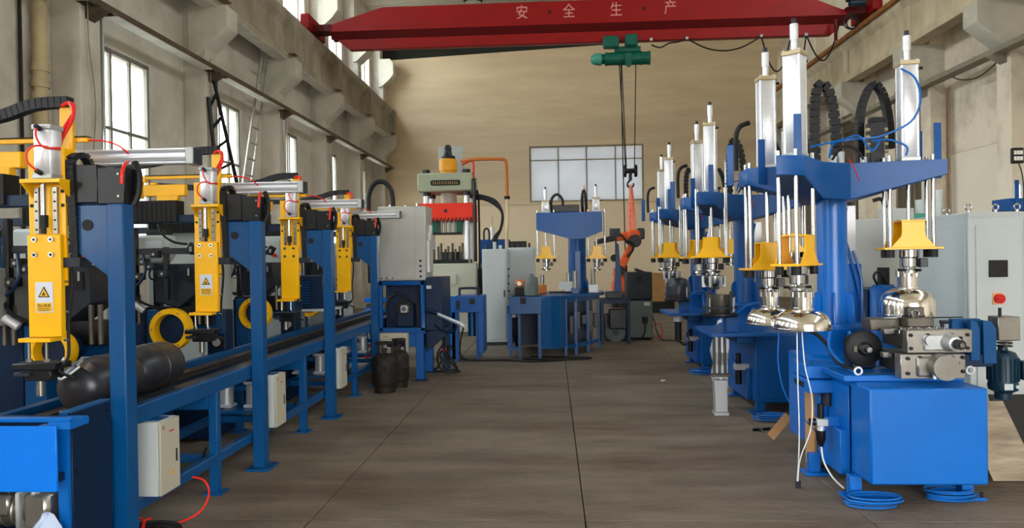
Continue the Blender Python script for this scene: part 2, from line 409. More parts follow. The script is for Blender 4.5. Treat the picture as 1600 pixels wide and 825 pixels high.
# rear wall with the wide open hall door
m = MB(); wall_grid(XL - .3, XR + .3, 0, 11, [DOOR], lambda a, b, c, d: m.box(a, b, REAR_Y - .3, REAR_Y, c, d))
struct(m.build('wall_rear', 'plaster_r'))
# roof
m = MB()
def roofz(x): return 10.45 + (10.98 - 10.45) * (1 - abs(x - .8) / 7.6)
yy = REAR_Y
n_rib = 0
prof = []
while yy < 27.5:
    prof += [(yy, 0), (yy + .14, 0), (yy + .17, .035), (yy + .21, .035)]; yy += .24
for x0, x1 in ((-6.9, .8), (.8, 8.9)):
    vs = [(x0, y, roofz(x0) + d) for y, d in prof] + [(x1, y, roofz(x1) + d) for y, d in prof]
    n = len(prof); m.add(vs, [(i, i + 1, n + i + 1, n + i) for i in range(n - 1)])
struct(m.build('ceiling', 'roof', smooth=False))
struct(B(-6.9, 8.9, REAR_Y, 27.6, 11.15, 11.25).build('ceiling_deck', 'dark_steel'))
for y in [3.0, 9.8, 16.6, 23.2]:
    mm = MB()
    for x0, x1 in ((-6.4, .8), (.8, 8.35)):
        mm.add([(x0, y, roofz(x0) - .36), (x1, y, roofz(x1) - .36), (x1, y, roofz(x1) - .04), (x0, y, roofz(x0) - .04),
                (x0, y + .16, roofz(x0) - .36), (x1, y + .16, roofz(x1) - .36), (x1, y + .16, roofz(x1) - .04), (x0, y + .16, roofz(x0) - .04)],
               [(0, 1, 2, 3), (4, 7, 6, 5), (0, 4, 5, 1), (3, 2, 6, 7), (0, 3, 7, 4), (1, 5, 6, 2)])
    struct(mm.build('roof_beam', 'corbel'))
t = thing('ceiling_lamp', 'round pale lamp under the roof above the red crane beam', 'lamp', (-2.65, 25.9, 10.55))
MB().lathe([(.30, -.02), (.34, .06), (.2, .16), (.05, .2)]).build('lamp_shade', 'dgrey', t)
MB().lathe([(.0, -.04), (.28, -.03), (.3, .0)]).build('lens', 'lamp', t)
# columns, corbels, girders of the left wall
LC = [-1.14 + 3.43 * k for k in range(0, 9)]
for y in LC:
    c = B(XL, -6.0, y, y + .42, 0, 8.6).build('column', 'plaster_l', wl, bev=.01)
    B(XL, -6.1, y, y + .42, 8.6, 10.5).build('column_head', 'plaster_l', c)
    MB().prism([(-6.3, 6.0), (-5.6, 6.0), (-5.6, 5.62), (-6.3, 5.0)], 'y', y - .015, y + .435).build('corbel', 'corbel', c, bev=.008)
    MB().prism([(-6.15, 8.75), (-5.72, 8.75), (-5.6, 8.6), (-5.6, 8.2), (-5.75, 8.0), (-6.05, 7.74), (-6.15, 7.74)], 'y', y - .08, y + .5).build('haunch', 'corbel', c, bev=.008)
for y in [-5.0 + .2] + LC[:]:
    y2 = min(y + 3.43, YB)
    y1 = y + .21
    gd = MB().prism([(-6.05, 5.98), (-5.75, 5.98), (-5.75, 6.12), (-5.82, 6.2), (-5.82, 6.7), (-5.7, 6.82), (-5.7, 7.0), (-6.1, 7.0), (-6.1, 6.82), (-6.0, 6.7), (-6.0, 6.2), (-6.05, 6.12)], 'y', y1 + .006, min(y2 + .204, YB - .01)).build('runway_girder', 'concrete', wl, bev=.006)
    B(-6.04, -5.755, y1 + .2, min(y2 + .0, YB - .02), 5.968, 5.98).build('underside', 'tray_white', gd)  # light from below put into the colour: white strip under the girder
    B(-5.83, -5.6, y2 + .2 - .26, min(y2 + .2 + .05, YB - .02), 6.1, 6.9).build('girder_end', 'concrete', gd) if y2 < 26.5 else None
B(-5.93, -5.83, REAR_Y, YB - .1, 7.0, 7.12).build('crane_rail', 'rail_grey', wl)
# right wall
for y in WRY:
    c = B(8.05, XR + .02, y, y + .42, 0, 8.6).build('column', 'plaster_r', wr, bev=.01)
    MB().prism([(8.35, 5.9), (7.48, 5.9), (7.48, 5.52), (8.35, 4.8)], 'y', y - .015, y + .435).build('corbel', 'corbel', c, bev=.008)
for i, y in enumerate([-5.0] + WRY):
    y2 = WRY[i] if i < len(WRY) else YB - .05
    if y2 - y < .3: continue
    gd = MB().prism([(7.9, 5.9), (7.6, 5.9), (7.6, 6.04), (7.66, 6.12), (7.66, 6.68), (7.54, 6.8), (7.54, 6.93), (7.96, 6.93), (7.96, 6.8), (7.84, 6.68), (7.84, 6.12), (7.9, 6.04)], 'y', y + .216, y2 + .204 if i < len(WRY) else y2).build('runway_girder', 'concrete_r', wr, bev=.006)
    if i < len(WRY): B(7.61, 7.72, y2 - .1, y2 + .2, 6.05, 6.85).build('girder_end', 'concrete_r', gd)
B(7.56, 7.66, REAR_Y, YB - .1, 6.93, 7.05).build('crane_rail', 'rail_orange', wr)
B(7.44, 7.5, REAR_Y, YB - .1, 6.9, 7.0).build('conductor_bar', 'rail_orange', wr)
# windows -----------------------------------------------------------
wn = 0
def window(u0, u1, z0, z1, cols, rows, plane, axis, fm, gm, t=.05, d=.06):
    """cols, rows: dividing positions; axis 'y' = wall along Y at x=plane, 'x' = wall along X at y=plane"""
    global wn; wn += 1
    def bx(a, b, c, e, p, q):
        return (p, q, a, b, c, e) if axis == 'y' else (a, b, p, q, c, e)
    ms = .026 if fm == 'frame_grey' else .018
    fr = [bx(u0, u1, z0, z0 + t, plane - d / 2, plane + d / 2), bx(u0, u1, z1 - t, z1, plane - d / 2, plane + d / 2),
          bx(u0, u0 + t, z0 + t, z1 - t, plane - d / 2, plane + d / 2), bx(u1 - t, u1, z0 + t, z1 - t, plane - d / 2, plane + d / 2)]
    f = struct(boxes(fr).build('window_%d' % wn, fm, bev=.004))
    cs = [u0 + t] + cols + [u1 - t]; rs = [z0 + t] + rows + [z1 - t]
    for c in cols: B(*bx(c - ms, c + ms, z0 + t, z1 - t, plane - d / 3, plane + d / 3)).build('mullion', fm, f)
    for r in rows: B(*bx(u0 + t, u1 - t, r - ms * .85, r + ms * .85, plane - d / 3.3, plane + d / 3.3)).build('transom', fm, f)
    for a, b in zip(cs, cs[1:]):
        for c, e in zip(rs, rs[1:]): B(*bx(a, b, c, e, plane - .003, plane + .003)).build('pane', gm, f)
    return f
for y in WIN_Y[1:]:
    window(y, y + 1.5, 1.7, 4.66, [y + .5, y + 1.0], [2.6, 3.5], XL - .045, 'y', 'frame_grey', 'glass')
for y in WIN_Y[3:]:
    window(y - .3, y + 2.2, 7.7, 9.6, [y + .53, y + 1.36], [8.65], XL - .2, 'y', 'frame_white', 'glass')
for a, b, c, d in hr_high_added:  # frames, panes and portals of the added upper right windows
    window(a, b, c, d, [a + .66, a + 1.33], [8.65], XR + .2, 'y', 'frame_white', 'glass')
    portal((XR + .15, (a + b) / 2, 8.65), (0, R(90), 0), 1.9, 2.0)
for a, b, c, d in hr:
    window(a, b, c, d, [a + (b - a) / 2], [2.4, 3.8, 4.95], XR + .06, 'y', 'frame_tan', 'glass_dark')
window(-.79, 3.37, 3.54, 5.6, [.27, 1.3, 2.35], [5.08], YB + .06, 'x', 'frame_tan', 'frost', .06, .1)

# cable trays --------------------------------------------------------
t = thing('cable_tray', 'long brown steel cable tray with white underside along the left wall', 'cable tray', (-5.9, 0, 4.86))
m = MB(); m.box(-.1, -.075, REAR_Y, 26.9, .0, .08); m.box(.075, .1, REAR_Y, 26.9, .0, .08)
m.build('side_rail', 'tray', t)
m = MB(); y = REAR_Y
while y < 26.8: m.box(-.075, .075, y, y + .03, .05, .07); y += .3
o = m.build('rungs', 'tray', t); o['kind'] = 'stuff'
for y0 in LC:
    B(-.09, .09, y0 + .5, min(y0 + 3.3, 26.8), -.012, 0).build('underside_panel', 'tray_white', t)
    MB().prism([(-.1, 0), (.12, 0), (.12, -.03), (-.1, -.16)], 'y', y0 + .1, y0 + .3).build('bracket', 'tray', t)
for k in range(3):
    MB().tube([(-.05 + .04 * k, REAR_Y + i * 1.6, .085 + .01 * random.random()) for i in range(20)], .014, 6, 3).build('cable', 'black', t)
t = thing('cable_tray', 'grey steel cable tray loaded with cables along the right wall', 'cable tray', (7.92, 0, 4.98))
boxes([(-.12, -.095, REAR_Y, 26.9, 0, .09), (.095, .12, REAR_Y, 26.9, 0, .09), (-.095, .095, REAR_Y, 26.9, 0, .012)]).build('channel', 'tray_grey', t)
m = MB(); y = REAR_Y
while y < 26.8: m.box(-.125, .12, y, y + .03, .07, .1); y += .5
o = m.build('cross_straps', 'tray_grey', t); o['kind'] = 'stuff'
for y0 in WRY: MB().prism([(-.12, 0), (.14, 0), (.14, -.16), (-.1, -.03)], 'y', y0 + .1, y0 + .3).build('bracket', 'tray_grey', t)
for k in range(4):
    MB().tube([(-.07 + .045 * k, REAR_Y + i * 1.1, .03 + .08 * random.random()) for i in range(29)], .016, 6, 3).build('cable', 'black' if k == 1 else 'tray_grey', t)
MB().tube([(.1, 15.2, .02), (.14, 14.9, -.12), (.14, 14.4, -.2), (.14, 13.9, -.12), (.12, 13.4, .05), (.1, 13.2, .08)], .012, 6).build('loose_cable', 'black', t)

# pipes and conduits
def pipe(name, label, pts, r, m, cat='pipe', group=None, collars=None):
    o = MB().tube(pts, r, 12, 0).build(name, m); tag(o, label, cat, group)
    for c in collars or []: MB().cyl((pts[0][0], pts[0][1], c), (pts[0][0], pts[0][1], c + .09), r * 1.22, 14).build('collar', m, o)
    return o
pipe('drain_pipe', 'thick stained drain pipe with collars at the left edge between the first windows', [(-6.28, 8.78, 0), (-6.28, 8.78, 9.8)], .085, 'drain', collars=[3.9, 3.7, 3.55])
pipe('wall_pipe', 'thin dark pipe left of the thick drain pipe', [(-6.36, 8.55, 0), (-6.36, 8.55, 9.8)], .022, 'tank_rust')
for k, y in enumerate(LC[3:8]):
    nm = ['beside the first column', 'beside the column left of the black ladder', 'beside the column behind the aluminium ladder', 'on the fourth column along the left wall', 'on the farthest column along the left wall'][k]
    t = thing('conduit_bundle', 'grey vertical cables clipped ' + nm, 'cable', (-5.97, y + .44, 0), group='cables clipped to the left columns')
    for q in range(3):
        MB().tube([(-.03 - .05 * q, .02 + .02 * q, 0.02), (-.03 - .05 * q, .03, 2.2), (-.02 - .05 * q, .02 + .03 * (q == 1), 3.6), (-.02 - .03 * q, .02, 4.84)], .015, 6, 4).build('cable', 'tray_grey' if q else 'cab_grey', t)
    MB().tube([(.012, -.3, 0.02), (.012, -.32, 2.5), (.012, -.22, 3.6), (.012, -.34, 4.4), (.012, -.34, 5.1)], .008, 6, 4).build('thin_wire', 'tray_grey', t)
for y, z, nm in ((15.85, 4.9, 'beside the right column by the dark windows'), (13.05, 4.9, 'at the right edge of the picture')):
    t = thing('conduit_bundle', 'grey vertical conduits on the right wall ' + nm, 'cable', (8.22, y, 0))
    for q in range(3): MB().tube([(.03, -.06 * q, .05), (.03, -.06 * q, z)], .02, 8, 0).build('conduit', 'tray_grey' if q != 1 else 'rail_orange', t)
# ladders
def ladder(label, a0, a1, b0, b1, n, m, wdt=.035):
    t = thing('ladder', label, 'ladder', ((a0[0] + b0[0]) / 2, (a0[1] + b0[1]) / 2, min(a0[2], b0[2])))
    o = t.location; a0, a1, b0, b1 = [Vector(p) - Vector(o) for p in (a0, a1, b0, b1)]
    for p, q in ((a0, a1), (b0, b1)): MB().cyl(p, q, wdt, 6).build('rail', m, t)
    for k in range(n):
        f = (k + .5) / n; MB().cyl(a0.lerp(a1, f), b0.lerp(b1, f), wdt * .8, 8).build('rung', m, t)
ladder('black steel ladder leaning in front of the second left window', (-5.8, 13.1, .02), (-5.95, 12.55, 4.4), (-5.75, 14.7, .02), (-5.92, 12.72, 4.72), 12, 'black_m')
ladder('worn aluminium ladder leaning on the left wall behind the black one', (-6.15, 13.25, .02), (-6.15, 15.45, 5.85), (-6.15, 13.7, .02), (-6.15, 15.8, 5.85), 17, 'ladder_alu', .028)
t = thing('floodlight', 'small black floodlight on a thin stalk by the right wall', 'lamp', (4.76, 7.8, 0))
B(-.055, .055, -.02, .03, 2.39, 2.55).build('housing', 'black_m', t, bev=.006)
for i in range(3):
    for j in range(2): B(-.045 + .03 * i, -.02 + .03 * i, -.024, -.02, 2.42 + .06 * j, 2.46 + .06 * j).build('lens', 'lamp', t)
MB().tube([(.02, .01, 2.39), (.06, .01, 2.2), (.07, .01, 1.6), (.07, 0, .02)], .006, 6).build('stalk', 'dgrey', t)
MB().cyl((.07, 0, 0), (.07, 0, .03), .12, 16).build('base', 'dgrey', t)

# ================================================================== OVERHEAD CRANE
t = thing('overhead_crane', 'red overhead travelling crane spanning the hall with pale lettering', 'crane', (.9, 18, 6.7))
def cx(x, z): return (x - .9, z - 6.7)
m = MB().prism([cx(-5.35, 7.12), cx(7.05, 7.12), cx(7.05, 7.2), cx(5.9, 7.68), cx(-4.05, 7.68), cx(-5.35, 7.3)], 'y', -.2, .2)
m.build('box_girder', 'red', t, bev=.006)
m = MB()   # inward sloping plates under the box
for sgn in (-1, 1):
    y0, y1 = sgn * .2, sgn * .09
    m.add([(cx(-5.35, 0)[0], y0, .42), (cx(7.05, 0)[0], y0, .42), (cx(7.05, 0)[0], y1, .25), (cx(-5.35, 0)[0], y1, .25),
           (cx(-5.35, 0)[0], y0 - sgn * .01, .42), (cx(7.05, 0)[0], y0 - sgn * .01, .42), (cx(7.05, 0)[0], y1 - sgn * .01, .25), (cx(-5.35, 0)[0], y1 - sgn * .01, .25)],
          [(0, 1, 2, 3), (4, 7, 6, 5), (0, 3, 7, 4), (1, 5, 6, 2), (3, 2, 6, 7), (0, 4, 5, 1)])
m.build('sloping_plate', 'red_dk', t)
MB().prism([cx(-5.2, 6.95), cx(-4.9, 6.7), cx(6.7, 6.7), cx(6.95, 6.95)], 'y', -.1, .1).build('bottom_flange', 'red', t, bev=.005)
for x, nm in ((-5.88, 1), (7.61, 2)):
    e = MB().box(x - .9 - .11, x - .9 + .11, -.5, .8, .43, .8).build('end_truck', 'red', t, bev=.02)
    for yy in (-.35, .6): MB().cyl((x - .9 - .05, yy, .47 if nm == 1 else .43), (x - .9 + .05, yy, .47 if nm == 1 else .43), .1, 18).build('wheel', 'black_m', e)
    B(min(x - .9, x - .9 + (.55 if nm == 1 else -.6)), max(x - .9, x - .9 + (.55 if nm == 1 else -.6)), -.22, .22, .44, .6).build('end_bracket', 'red_dk', t)
MB().cyl((7.0 - .9, -.4, .62), (7.35 - .9, -.4, .62), .08, 14).build('travel_motor', 'teal', t)
B(6.95 - .9, 7.1 - .9, -.5, -.3, .68, .8).build('motor_terminal_box', 'teal', t)
for ch, x in (('安', -.64), ('全', .49), ('生', 1.62), ('产', 2.9)):
    text(ch, .36, 'char', t, Tr(x - .9, -.204, .745) @ FACE_CAM @ Matrix.Diagonal((.85, 1, 1, 1)), 'lettering', .003)
for x in (.03, 2.28): MB().cyl((x - .9, -.203, .73), (x - .9, -.19, .73), .04, 16).build('port_hole', 'black', t)
# festoon cable
m = MB()
fx = [2.45, 3.3, 5.05, 5.75, 5.8, 6.1, 6.9]; fz = [-.12, .0, .0, .0, .0, .0, .35]
dips = [-.1, -.32, -.85, -.65, -.62, -.62]
for i in range(6):
    a, b = fx[i] - .9, fx[i + 1] - .9
    MB().tube([(a, -.12, fz[i]), (a + (b - a) * .25, -.14, (fz[i] + dips[i] * .75)), ((a + b) / 2, -.14, dips[i]), (a + (b - a) * .75, -.14, (fz[i + 1] + dips[i] * .75) if fz[i + 1] < .1 else dips[i] * .5), (b, -.12, fz[i + 1])], .018, 6).build('festoon_cable', 'tank_rust', t)
    B(a - .03, a + .03, -.15, -.1, -.02, .04).build('cable_clip', 'cab_grey', t)
m = MB().torus((6.95 - .9, -.6, .12), .16, .018, 'y', 20, 6); m.torus((6.98 - .9, -.58, .1), .12, .018, 'y', 20, 6); m.build('coiled_cable', 'black', t)
B(6.7 - .9, 6.76 - .9, -.3, -.24, -.2, .3).build('cable_arm', 'red_dk', t)
# hoist
t = thing('electric_hoist', 'dark green electric hoist hanging from the red crane', 'hoist', (1.7, 18, 6.3))
h = MB().cyl((-.35, 0, 0), (.72, 0, 0), .155, 28).build('drum', 'green', t)
for x in (-.33, .0, .5, .7): MB().cyl((x, 0, 0), (x + .03, 0, 0), .168, 28).build('drum_band', 'green', h)
MB().lathe([(.0, -.70), (.08, -.69), (.13, -.62), (.15, -.5), (.15, -.44)], ax='x').build('motor_end', 'green_lt', t)
MB().cyl((-.46, 0, 0), (-.34, 0, 0), .12, 24).build('motor_neck', 'green', t)
B(-.12, .5, -.12, .12, .13, .27).build('suspension_plate', 'green', t, bev=.01)
B(-.4, -.03, -.26, -.02, .22, .5).build('trolley_gearbox', 'green', t, bev=.03)
B(.12, .42, -.26, -.02, .24, .53).build('trolley_motor', 'green', t, bev=.04)
for x in (-.2, .25):
    for s_ in (-1, 1): MB().cyl((x, s_ * .1, .44), (x, s_ * .06, .44), .07, 16).build('trolley_wheel', 'black_m', t)
MB().prism([(.1, .1), (.3, .1), (.27, -.2), (.2, -.26), (.13, -.2)], 'y', -.19, -.15).build('rope_guide', 'green', t, bev=.01)
for xa, xb in ((-.07, .05), (-.01, .07), (.33, .26)):
    MB().cyl((xa + .06, .0, -.14), (xb + .06, 0, -2.72), .012, 6).build('rope', 'tank_rust', t)
MB().tube([(.02, -.12, -.1), (.03, -.12, -2), (.06, -.12, -5.0)], .014, 6, 0).build('pendant_cable', 'black', t)
B(.02, .1, -.16, -.08, -5.2, -5.0).build('pendant_control', 'black', t, bev=.01)
hb = MB().cyl((.06, 0, -2.72), (.12, 0, -2.72), .15, 20).cyl((.32, 0, -2.72), (.38, 0, -2.72), .15, 20).build('hook_block', 'black_m', t)
MB().cyl((.1, 0, -2.72), (.34, 0, -2.72), .06, 12).build('pulley_axle', 'black_m', hb)
MB().box(.18, .26, -.04, .04, -2.95, -2.7).tube([(.22, 0, -2.95), (.16, 0, -3.0), (.15, 0, -3.08), (.22, 0, -3.13), (.29, 0, -3.08), (.29, 0, -3.02)], .022, 8).build('hook', 'black_m', hb)
o = MB().tube([(1.92, 17.95, 3.24), (1.9, 17.93, 2.9), (1.84, 17.7, 2.4), (1.80, 17.35, 1.98)], .034, 6).tube([(1.93, 18.02, 3.24), (1.97, 18.0, 2.9), (1.97, 17.7, 2.4), (1.92, 17.38, 1.98)], .034, 6).tube([(1.92, 18.0, 3.2), (1.92, 17.8, 2.6), (1.9, 17.5, 2.1)], .03, 6).build('lifting_sling', 'sling')
tag(o, 'faded red webbing sling hanging from the crane hook to the orange robot', 'sling')

# ================================================================== LEFT LINE: conveyor
t = thing('conveyor_line', 'long dark blue steel conveyor frame running down the left side', 'conveyor', (-2.4, 3.0, 0))
L = 8.1    # from y=3.2 to 11.1 in the world
B(.155, .212, .35, L, .66, .755).build('near_beam', 'blue_d', t, bev=.004)
B(-.42, -.36, .35, L, .66, .755).build('far_beam', 'blue_d', t, bev=.004)
B(-.36, .155, .35, L, .655, .665).build('bed_plate', 'blue_n', t)
for x in (-.3, .02):
    MB().box(x - .02, x + .02, .4, L, .665, .70).box(x - .045, x + .045, .4, L, .70, .715).build('track_rail', 'steel_d', t)
B(.16, .21, .35, L, .2, .262).build('lower_rail', 'blue_d', t, bev=.004)
B(-.415, -.365, .35, L, .2, .262).build('lower_rail', 'blue_d', t, bev=.004)
for k in range(5):
    y = 1.68 + 1.7 * k - .03
    if y > L: break
    for x in (.185, -.39):
        lg = B(x - .028, x + .028, y, y + .06, .01, .66).build('leg', 'blue_d', t, bev=.004)
        B(x - .06, x + .06, y - .03, y + .09, 0, .014).build('foot_plate', 'blue_d', lg)
    B(-.36, .155, y, y + .05, .205, .255).build('cross_member', 'blue_d', t, bev=.004)
    B(-.36, .155, y, y + .05, .55, .655).build('cross_member', 'blue_d', t, bev=.004)
for k in range(4):
    y = .78 + 1.7 * k
    B(-.36, .155, y + .35, y + .4, .205, .255).build('cross_member', 'blue_d', t)
    B(-.2, .15, y + .1, y + .45, .33, .35).build('cylinder_shelf', 'blue_d', t)
    B(-.36, .155, y + .38, y + .44, .46, .5).build('cross_member', 'blue_d', t)
    for x in (-.22, .0):
        c = MB().cyl((x, y + .27, .35), (x, y + .27, .55), .055, 18).build('lift_cylinder', 'alu_m', t)
        B(x - .06, x + .06, y + .21, y + .33, .35, .375).build('cylinder_cap', 'alu', c, bev=.004)
        B(x - .06, x + .06, y + .21, y + .33, .535, .56).build('cylinder_cap', 'alu', c, bev=.004)
    o = MB()
    cpts = [(.0 + .035 * math.cos(a * 1.1), y + .4 + .03 * a / 3, .285 + .03 * math.sin(a * 1.1)) for a in range(34)]
    o.tube(cpts, .006, 6, 2).tube([(.0, y + .35, .52), (.02, y + .4, .44), (.08, y + .48, .36), (.12, y + .5, .31)], .008, 6).build('coiled_air_hose', 'red_hose', t)
    MB().tube([(.1, y + .2, .62), (.14, y + .3, .4), (.1, y + .45, .28), (.15, y + .7, .22), (.1, y + .95, .28)], .008, 6).build('cable', 'black', t)
# end drive unit of the conveyor
t = thing('conveyor_drive', 'bright blue drive housing at the near end of the conveyor', 'machine', (-2.3, 3.0, 0))
B(-.5, .19, 0, .012, .54, .82).build('front_panel', 'blue_l', t, bev=.003)
boxes([(-.5, .24, .02, .06, .835, .85), (.14, .24, .02, .15, .80, .835), (-.5, -.47, .05, .32, .3, .83)]).build('top_frame', 'blue_b', t, bev=.003)
boxes([(.10, .155, .15, .45, .80, .852)]).build('side_top_rail', 'blue_d', t, bev=.002)
B(.105, .15, .13, .17, 0.02, .80).build('corner_post', 'blue_b', t)
B(.105, .135, .03, .3, .555, .59).build('side_rail', 'blue_n', t)
sp = B(.14, .158, .15, .44, .02, .845).build('side_cover', 'blue_n', t, bev=.002)
for y, z in ((.18, .8), (.18, .58), (.41, .8), (.41, .2)): MB().cyl((.158, y, z), (.163, y, z), .008, 8).build('screw', 'black_m', sp)
MB().cyl((.03, .1, .69), (.1, .1, .69), .05, 24).torus((.1, .1, .69), .038, .008, 'x', 24, 6).build('bearing', 'blue_b', t)
MB().cyl((.1, .1, .69), (.112, .1, .69), .018, 16).build('shaft_end', 'blue_d', t)
B(.03, .1, .05, .15, .76, .8).build('bearing_block', 'blue_b', t, bev=.01)
B(-.5, .1, .3, .32, .1, .8).build('rear_plate', 'blue_n', t)
B(-.5, .12, .0, .32, .02, .06).build('base_frame', 'blue_n', t)
for x in (-.35, .05): B(x - .03, x + .03, .1, .2, 0, .02).build('foot', 'black', t)
t = thing('geared_motor', 'bare aluminium geared motor under the bright blue drive housing', 'motor', (-2.35, 3.06, 0))
MB().cyl((-.3, .1, .42), (.04, .1, .42), .075, 26).build('motor_body', 'steel_d', t)
m = MB()
for i in range(6): m.torus((-.28 + .05 * i, .1, .42), .076, .006, 'x', 24, 6)
m.build('cooling_fins', 'steel', t)
B(-.17, -.03, .01, .06, .41, .5).build('terminal_box', 'steel', t, bev=.01)
B(-.0, .02, .0, .2, .33, .52).build('motor_flange', 'alu_m', t, bev=.01)
B(.02, .14, .02, .14, .34, .51).build('gearbox', 'steel', t, bev=.02)
B(-.28, .15, .02, .18, .06, .345).build('motor_bracket', 'blue_n', t)
m = MB().lathe([(0, .3), (.07, .31), (.09, .36), (.06, .42), (.02, .46), (0, .47)], (.14, .0, -.01), 'z', 9)
for i, v in enumerate(m.v): m.v[i] = (v[0] + random.uniform(-.012, .012), v[1] * .5 + random.uniform(-.01, .01), v[2] + random.uniform(-.01, .01))
o = m.build('plastic_bag', 'bag', None, smooth=False); o.location = (-2.32, 3.03, -.02)
tag(o, 'crumpled translucent plastic bag stuffed beside the geared motor', 'bag')

# ------------------------------------------------------------------ welding gantries (four alike)
def make_gantry(sign, label, k):
    t = thing('welding_gantry', label, 'machine', (-2.12, 3.5 + 1.7 * k, 0), group='yellow-headed gantries along the conveyor')
    # local frame: x from the post, y from its front face, z up
    p = B(-.064, .022, 0, .095, .015, 1.80).build('post', 'blue_d', t, bev=.006)
    B(-.10, .07, -.05, .15, 0, .018).build('base_plate', 'blue_d', p, bev=.003)
    MB().prism([(-.06, 1.80), (-.06, 1.42), (-.24, 1.56), (-.24, 1.80)], 'y', .05, .085).build('gusset', 'blue_d', t, bev=.003)
    MB().cyl((-.19, .045, 1.70), (-.19, .05, 1.70), .028, 18).build('gusset_hole', 'black', t)
    # second post at the back of the gantry, hidden in the machinery
    B(-2.12, -1.98, .0, .12, 0.0, 1.80).build('rear_post', 'blue_d', t, bev=.006)
    B(-2.12, .0, .06, .14, 1.80, 1.86).build('cross_beam', 'blue_n', t, bev=.004)
    b = MB()
    n = 66; x0, x1 = -1.8, -.62
    prof = []
    for i in range(n + 1):
        x = x0 + (x1 - x0) * i / n; d = .0 if i % 2 else .014
        prof.append((x, d))
    poly = [(x, .03 + d) for x, d in prof] + [(x1, .16), (x0, .16)]
    b.prism(poly, 'z', 1.81, 1.965).build('bellows', 'black', t, smooth=False)
    B(-.40, -.13, .04, .14, 1.81, 2.0).build('beam_cover', 'black_m', t, bev=.004)
    B(-.13, .012, .035, .14, 1.80, 1.985).build('end_cover', 'black_m', t, bev=.006)
    for y, z in ((.035, 1.84), (.035, 1.95)): MB().cyl((-.02, y, z), (-.02, y - .004, z), .006, 8).build('screw', 'steel', t)
    # yellow carriage bars behind the head
    B(-.94, -.28, .2, .225, 2.14, 2.165).build('top_bar', 'yellow', t, bev=.003)
    B(-.94, -.28, .19, .235, 2.166, 2.17).build('bar_strip', 'black', t)
    B(-1.04, -.98, .2, .26, 2.0, 2.165).build('bar_upright', 'yellow', t, bev=.003)
    B(-.94, -.62, .17, .22, 2.01, 2.095).build('carriage_bar', 'yellow', t, bev=.004)
    B(-1.0, -.94, .2, .25, 2.12, 2.165).build('bar_end', 'yellow', t)
    B(-.82, -.66, .14, .19, 1.97, 2.01).build('carriage_foot', 'yellow', t, bev=.003)
    B(-.88, -.84, .16, .2, 2.095, 2.11).build('stop_block', 'yellow', t)
    # vertical slide: back plate, guide rails, front plate
    bp = B(-.482, -.292, .034, .05, 1.40, 2.09).build('back_plate', 'yellow', t, bev=.002)
    B(-.31, -.29, .085, .2, 1.62, 2.0).build('side_web', 'yellow', t, bev=.002)
    for x, z in ((-.465, 1.87), (-.465, 1.8), (-.305, 1.87), (-.305, 1.8)): MB().cyl((x, .030, z), (x, .034, z), .009, 10).build('bolt_hole', 'black', bp)
    for x in (-.43, -.335):
        g = B(x - .011, x + .011, .016, .034, 1.66, 1.89).build('guide_rail', 'steel', t)
        for q in range(5): MB().cyl((x, .013, 1.68 + .046 * q), (x, .016, 1.68 + .046 * q), .005, 8).build('rail_screw', 'black', g)
    fp = MB().box(-.47, -.30, .0, .034, 1.148, 1.655).build('front_plate', 'yellow', t, bev=.004)
    for x in (-.427, -.342):
        for z in (1.555, 1.63):
            MB().cyl((x, 0, z), (x, -.012, z), .013, 12).build('bolt', 'chrome', fp)
            MB().cyl((x, -.012, z), (x, -.014, z), .007, 6).build('bolt_socket', 'black', fp)
    MB().box(-.505, -.34, -.03, .06, 1.125, 1.145).build('foot_plate', 'yellow', t, bev=.002)
    # cylinder shelf + vertical cylinder + rod
    sh = MB().box(-.467, -.262, -.05, .07, 1.905, 1.925).build('cylinder_shelf', 'yellow', t, bev=.002)
    for x in (-.465, -.275): MB().prism([(-.045, 1.905), (.07, 1.905), (.07, 1.81)], 'x', x, x + .012).build('shelf_web', 'yellow', sh)
    ac = MB().prism([(-.39, -.045), (-.315, -.045), (-.305, -.035), (-.305, .035), (-.315, .045), (-.39, .045), (-.40, .035), (-.40, -.035)], 'z', 1.95, 2.165).build('air_cylinder', 'alu', t, bev=.002)
    B(-.402, -.303, -.05, .05, 2.165, 2.19).build('cylinder_cap', 'alu_m', ac, bev=.003)
    B(-.402, -.303, -.05, .05, 1.925, 1.95).build('cylinder_cap', 'alu_m', ac, bev=.003)
    for z in (1.95, 2.165): MB().cyl((-.355, -.05, z), (-.355, -.08, z + .01), .012, 10).build('air_fitting', 'black', ac)
    MB().cyl((-.382, .0, 1.905), (-.382, .0, 1.73), .012, 14).build('piston_rod', 'chrome', t)
    MB().cyl((-.382, 0, 1.75), (-.382, 0, 1.69), .02, 12).cyl((-.382, 0, 1.69), (-.382, 0, 1.658), .012, 10).build('rod_coupling', 'black', t)
    # upright with drag chain
    MB().prism([(-.415, 2.08), (-.345, 2.08), (-.345, 2.335), (-.415, 2.335)], 'y', .18, .2).build('chain_upright', 'yellow', t, bev=.002)
    MB().prism([(-.45, 1.9), (-.35, 1.9), (-.36, 2.1), (-.44, 2.1)], 'y', .09, .2).build('upright_root', 'yellow', t, bev=.002)
    MB().links([(-1.8, .25, 2.28), (-1.2, .24, 2.245), (-.8, .22, 2.28), (-.56, .2, 2.338), (-.37, .19, 2.345)], .055, .055, .035, (0, 1, 0)).build('drag_chain', 'chain', t)
    MB().links([(-.255, .05, 1.52), (-.258, .045, 1.75), (-.265, .04, 1.98), (-.265, .06, 2.04), (-.245, .12, 2.05), (-.225, .15, 1.97), (-.22, .16, 2.0 - .1)], .04, .028, .026, (1, 0, 0)).build('drag_chain', 'chain', t)
    B(-.31, -.215, .02, .12, 1.49, 1.54).build('chain_bracket', 'dgrey', t, bev=.003)
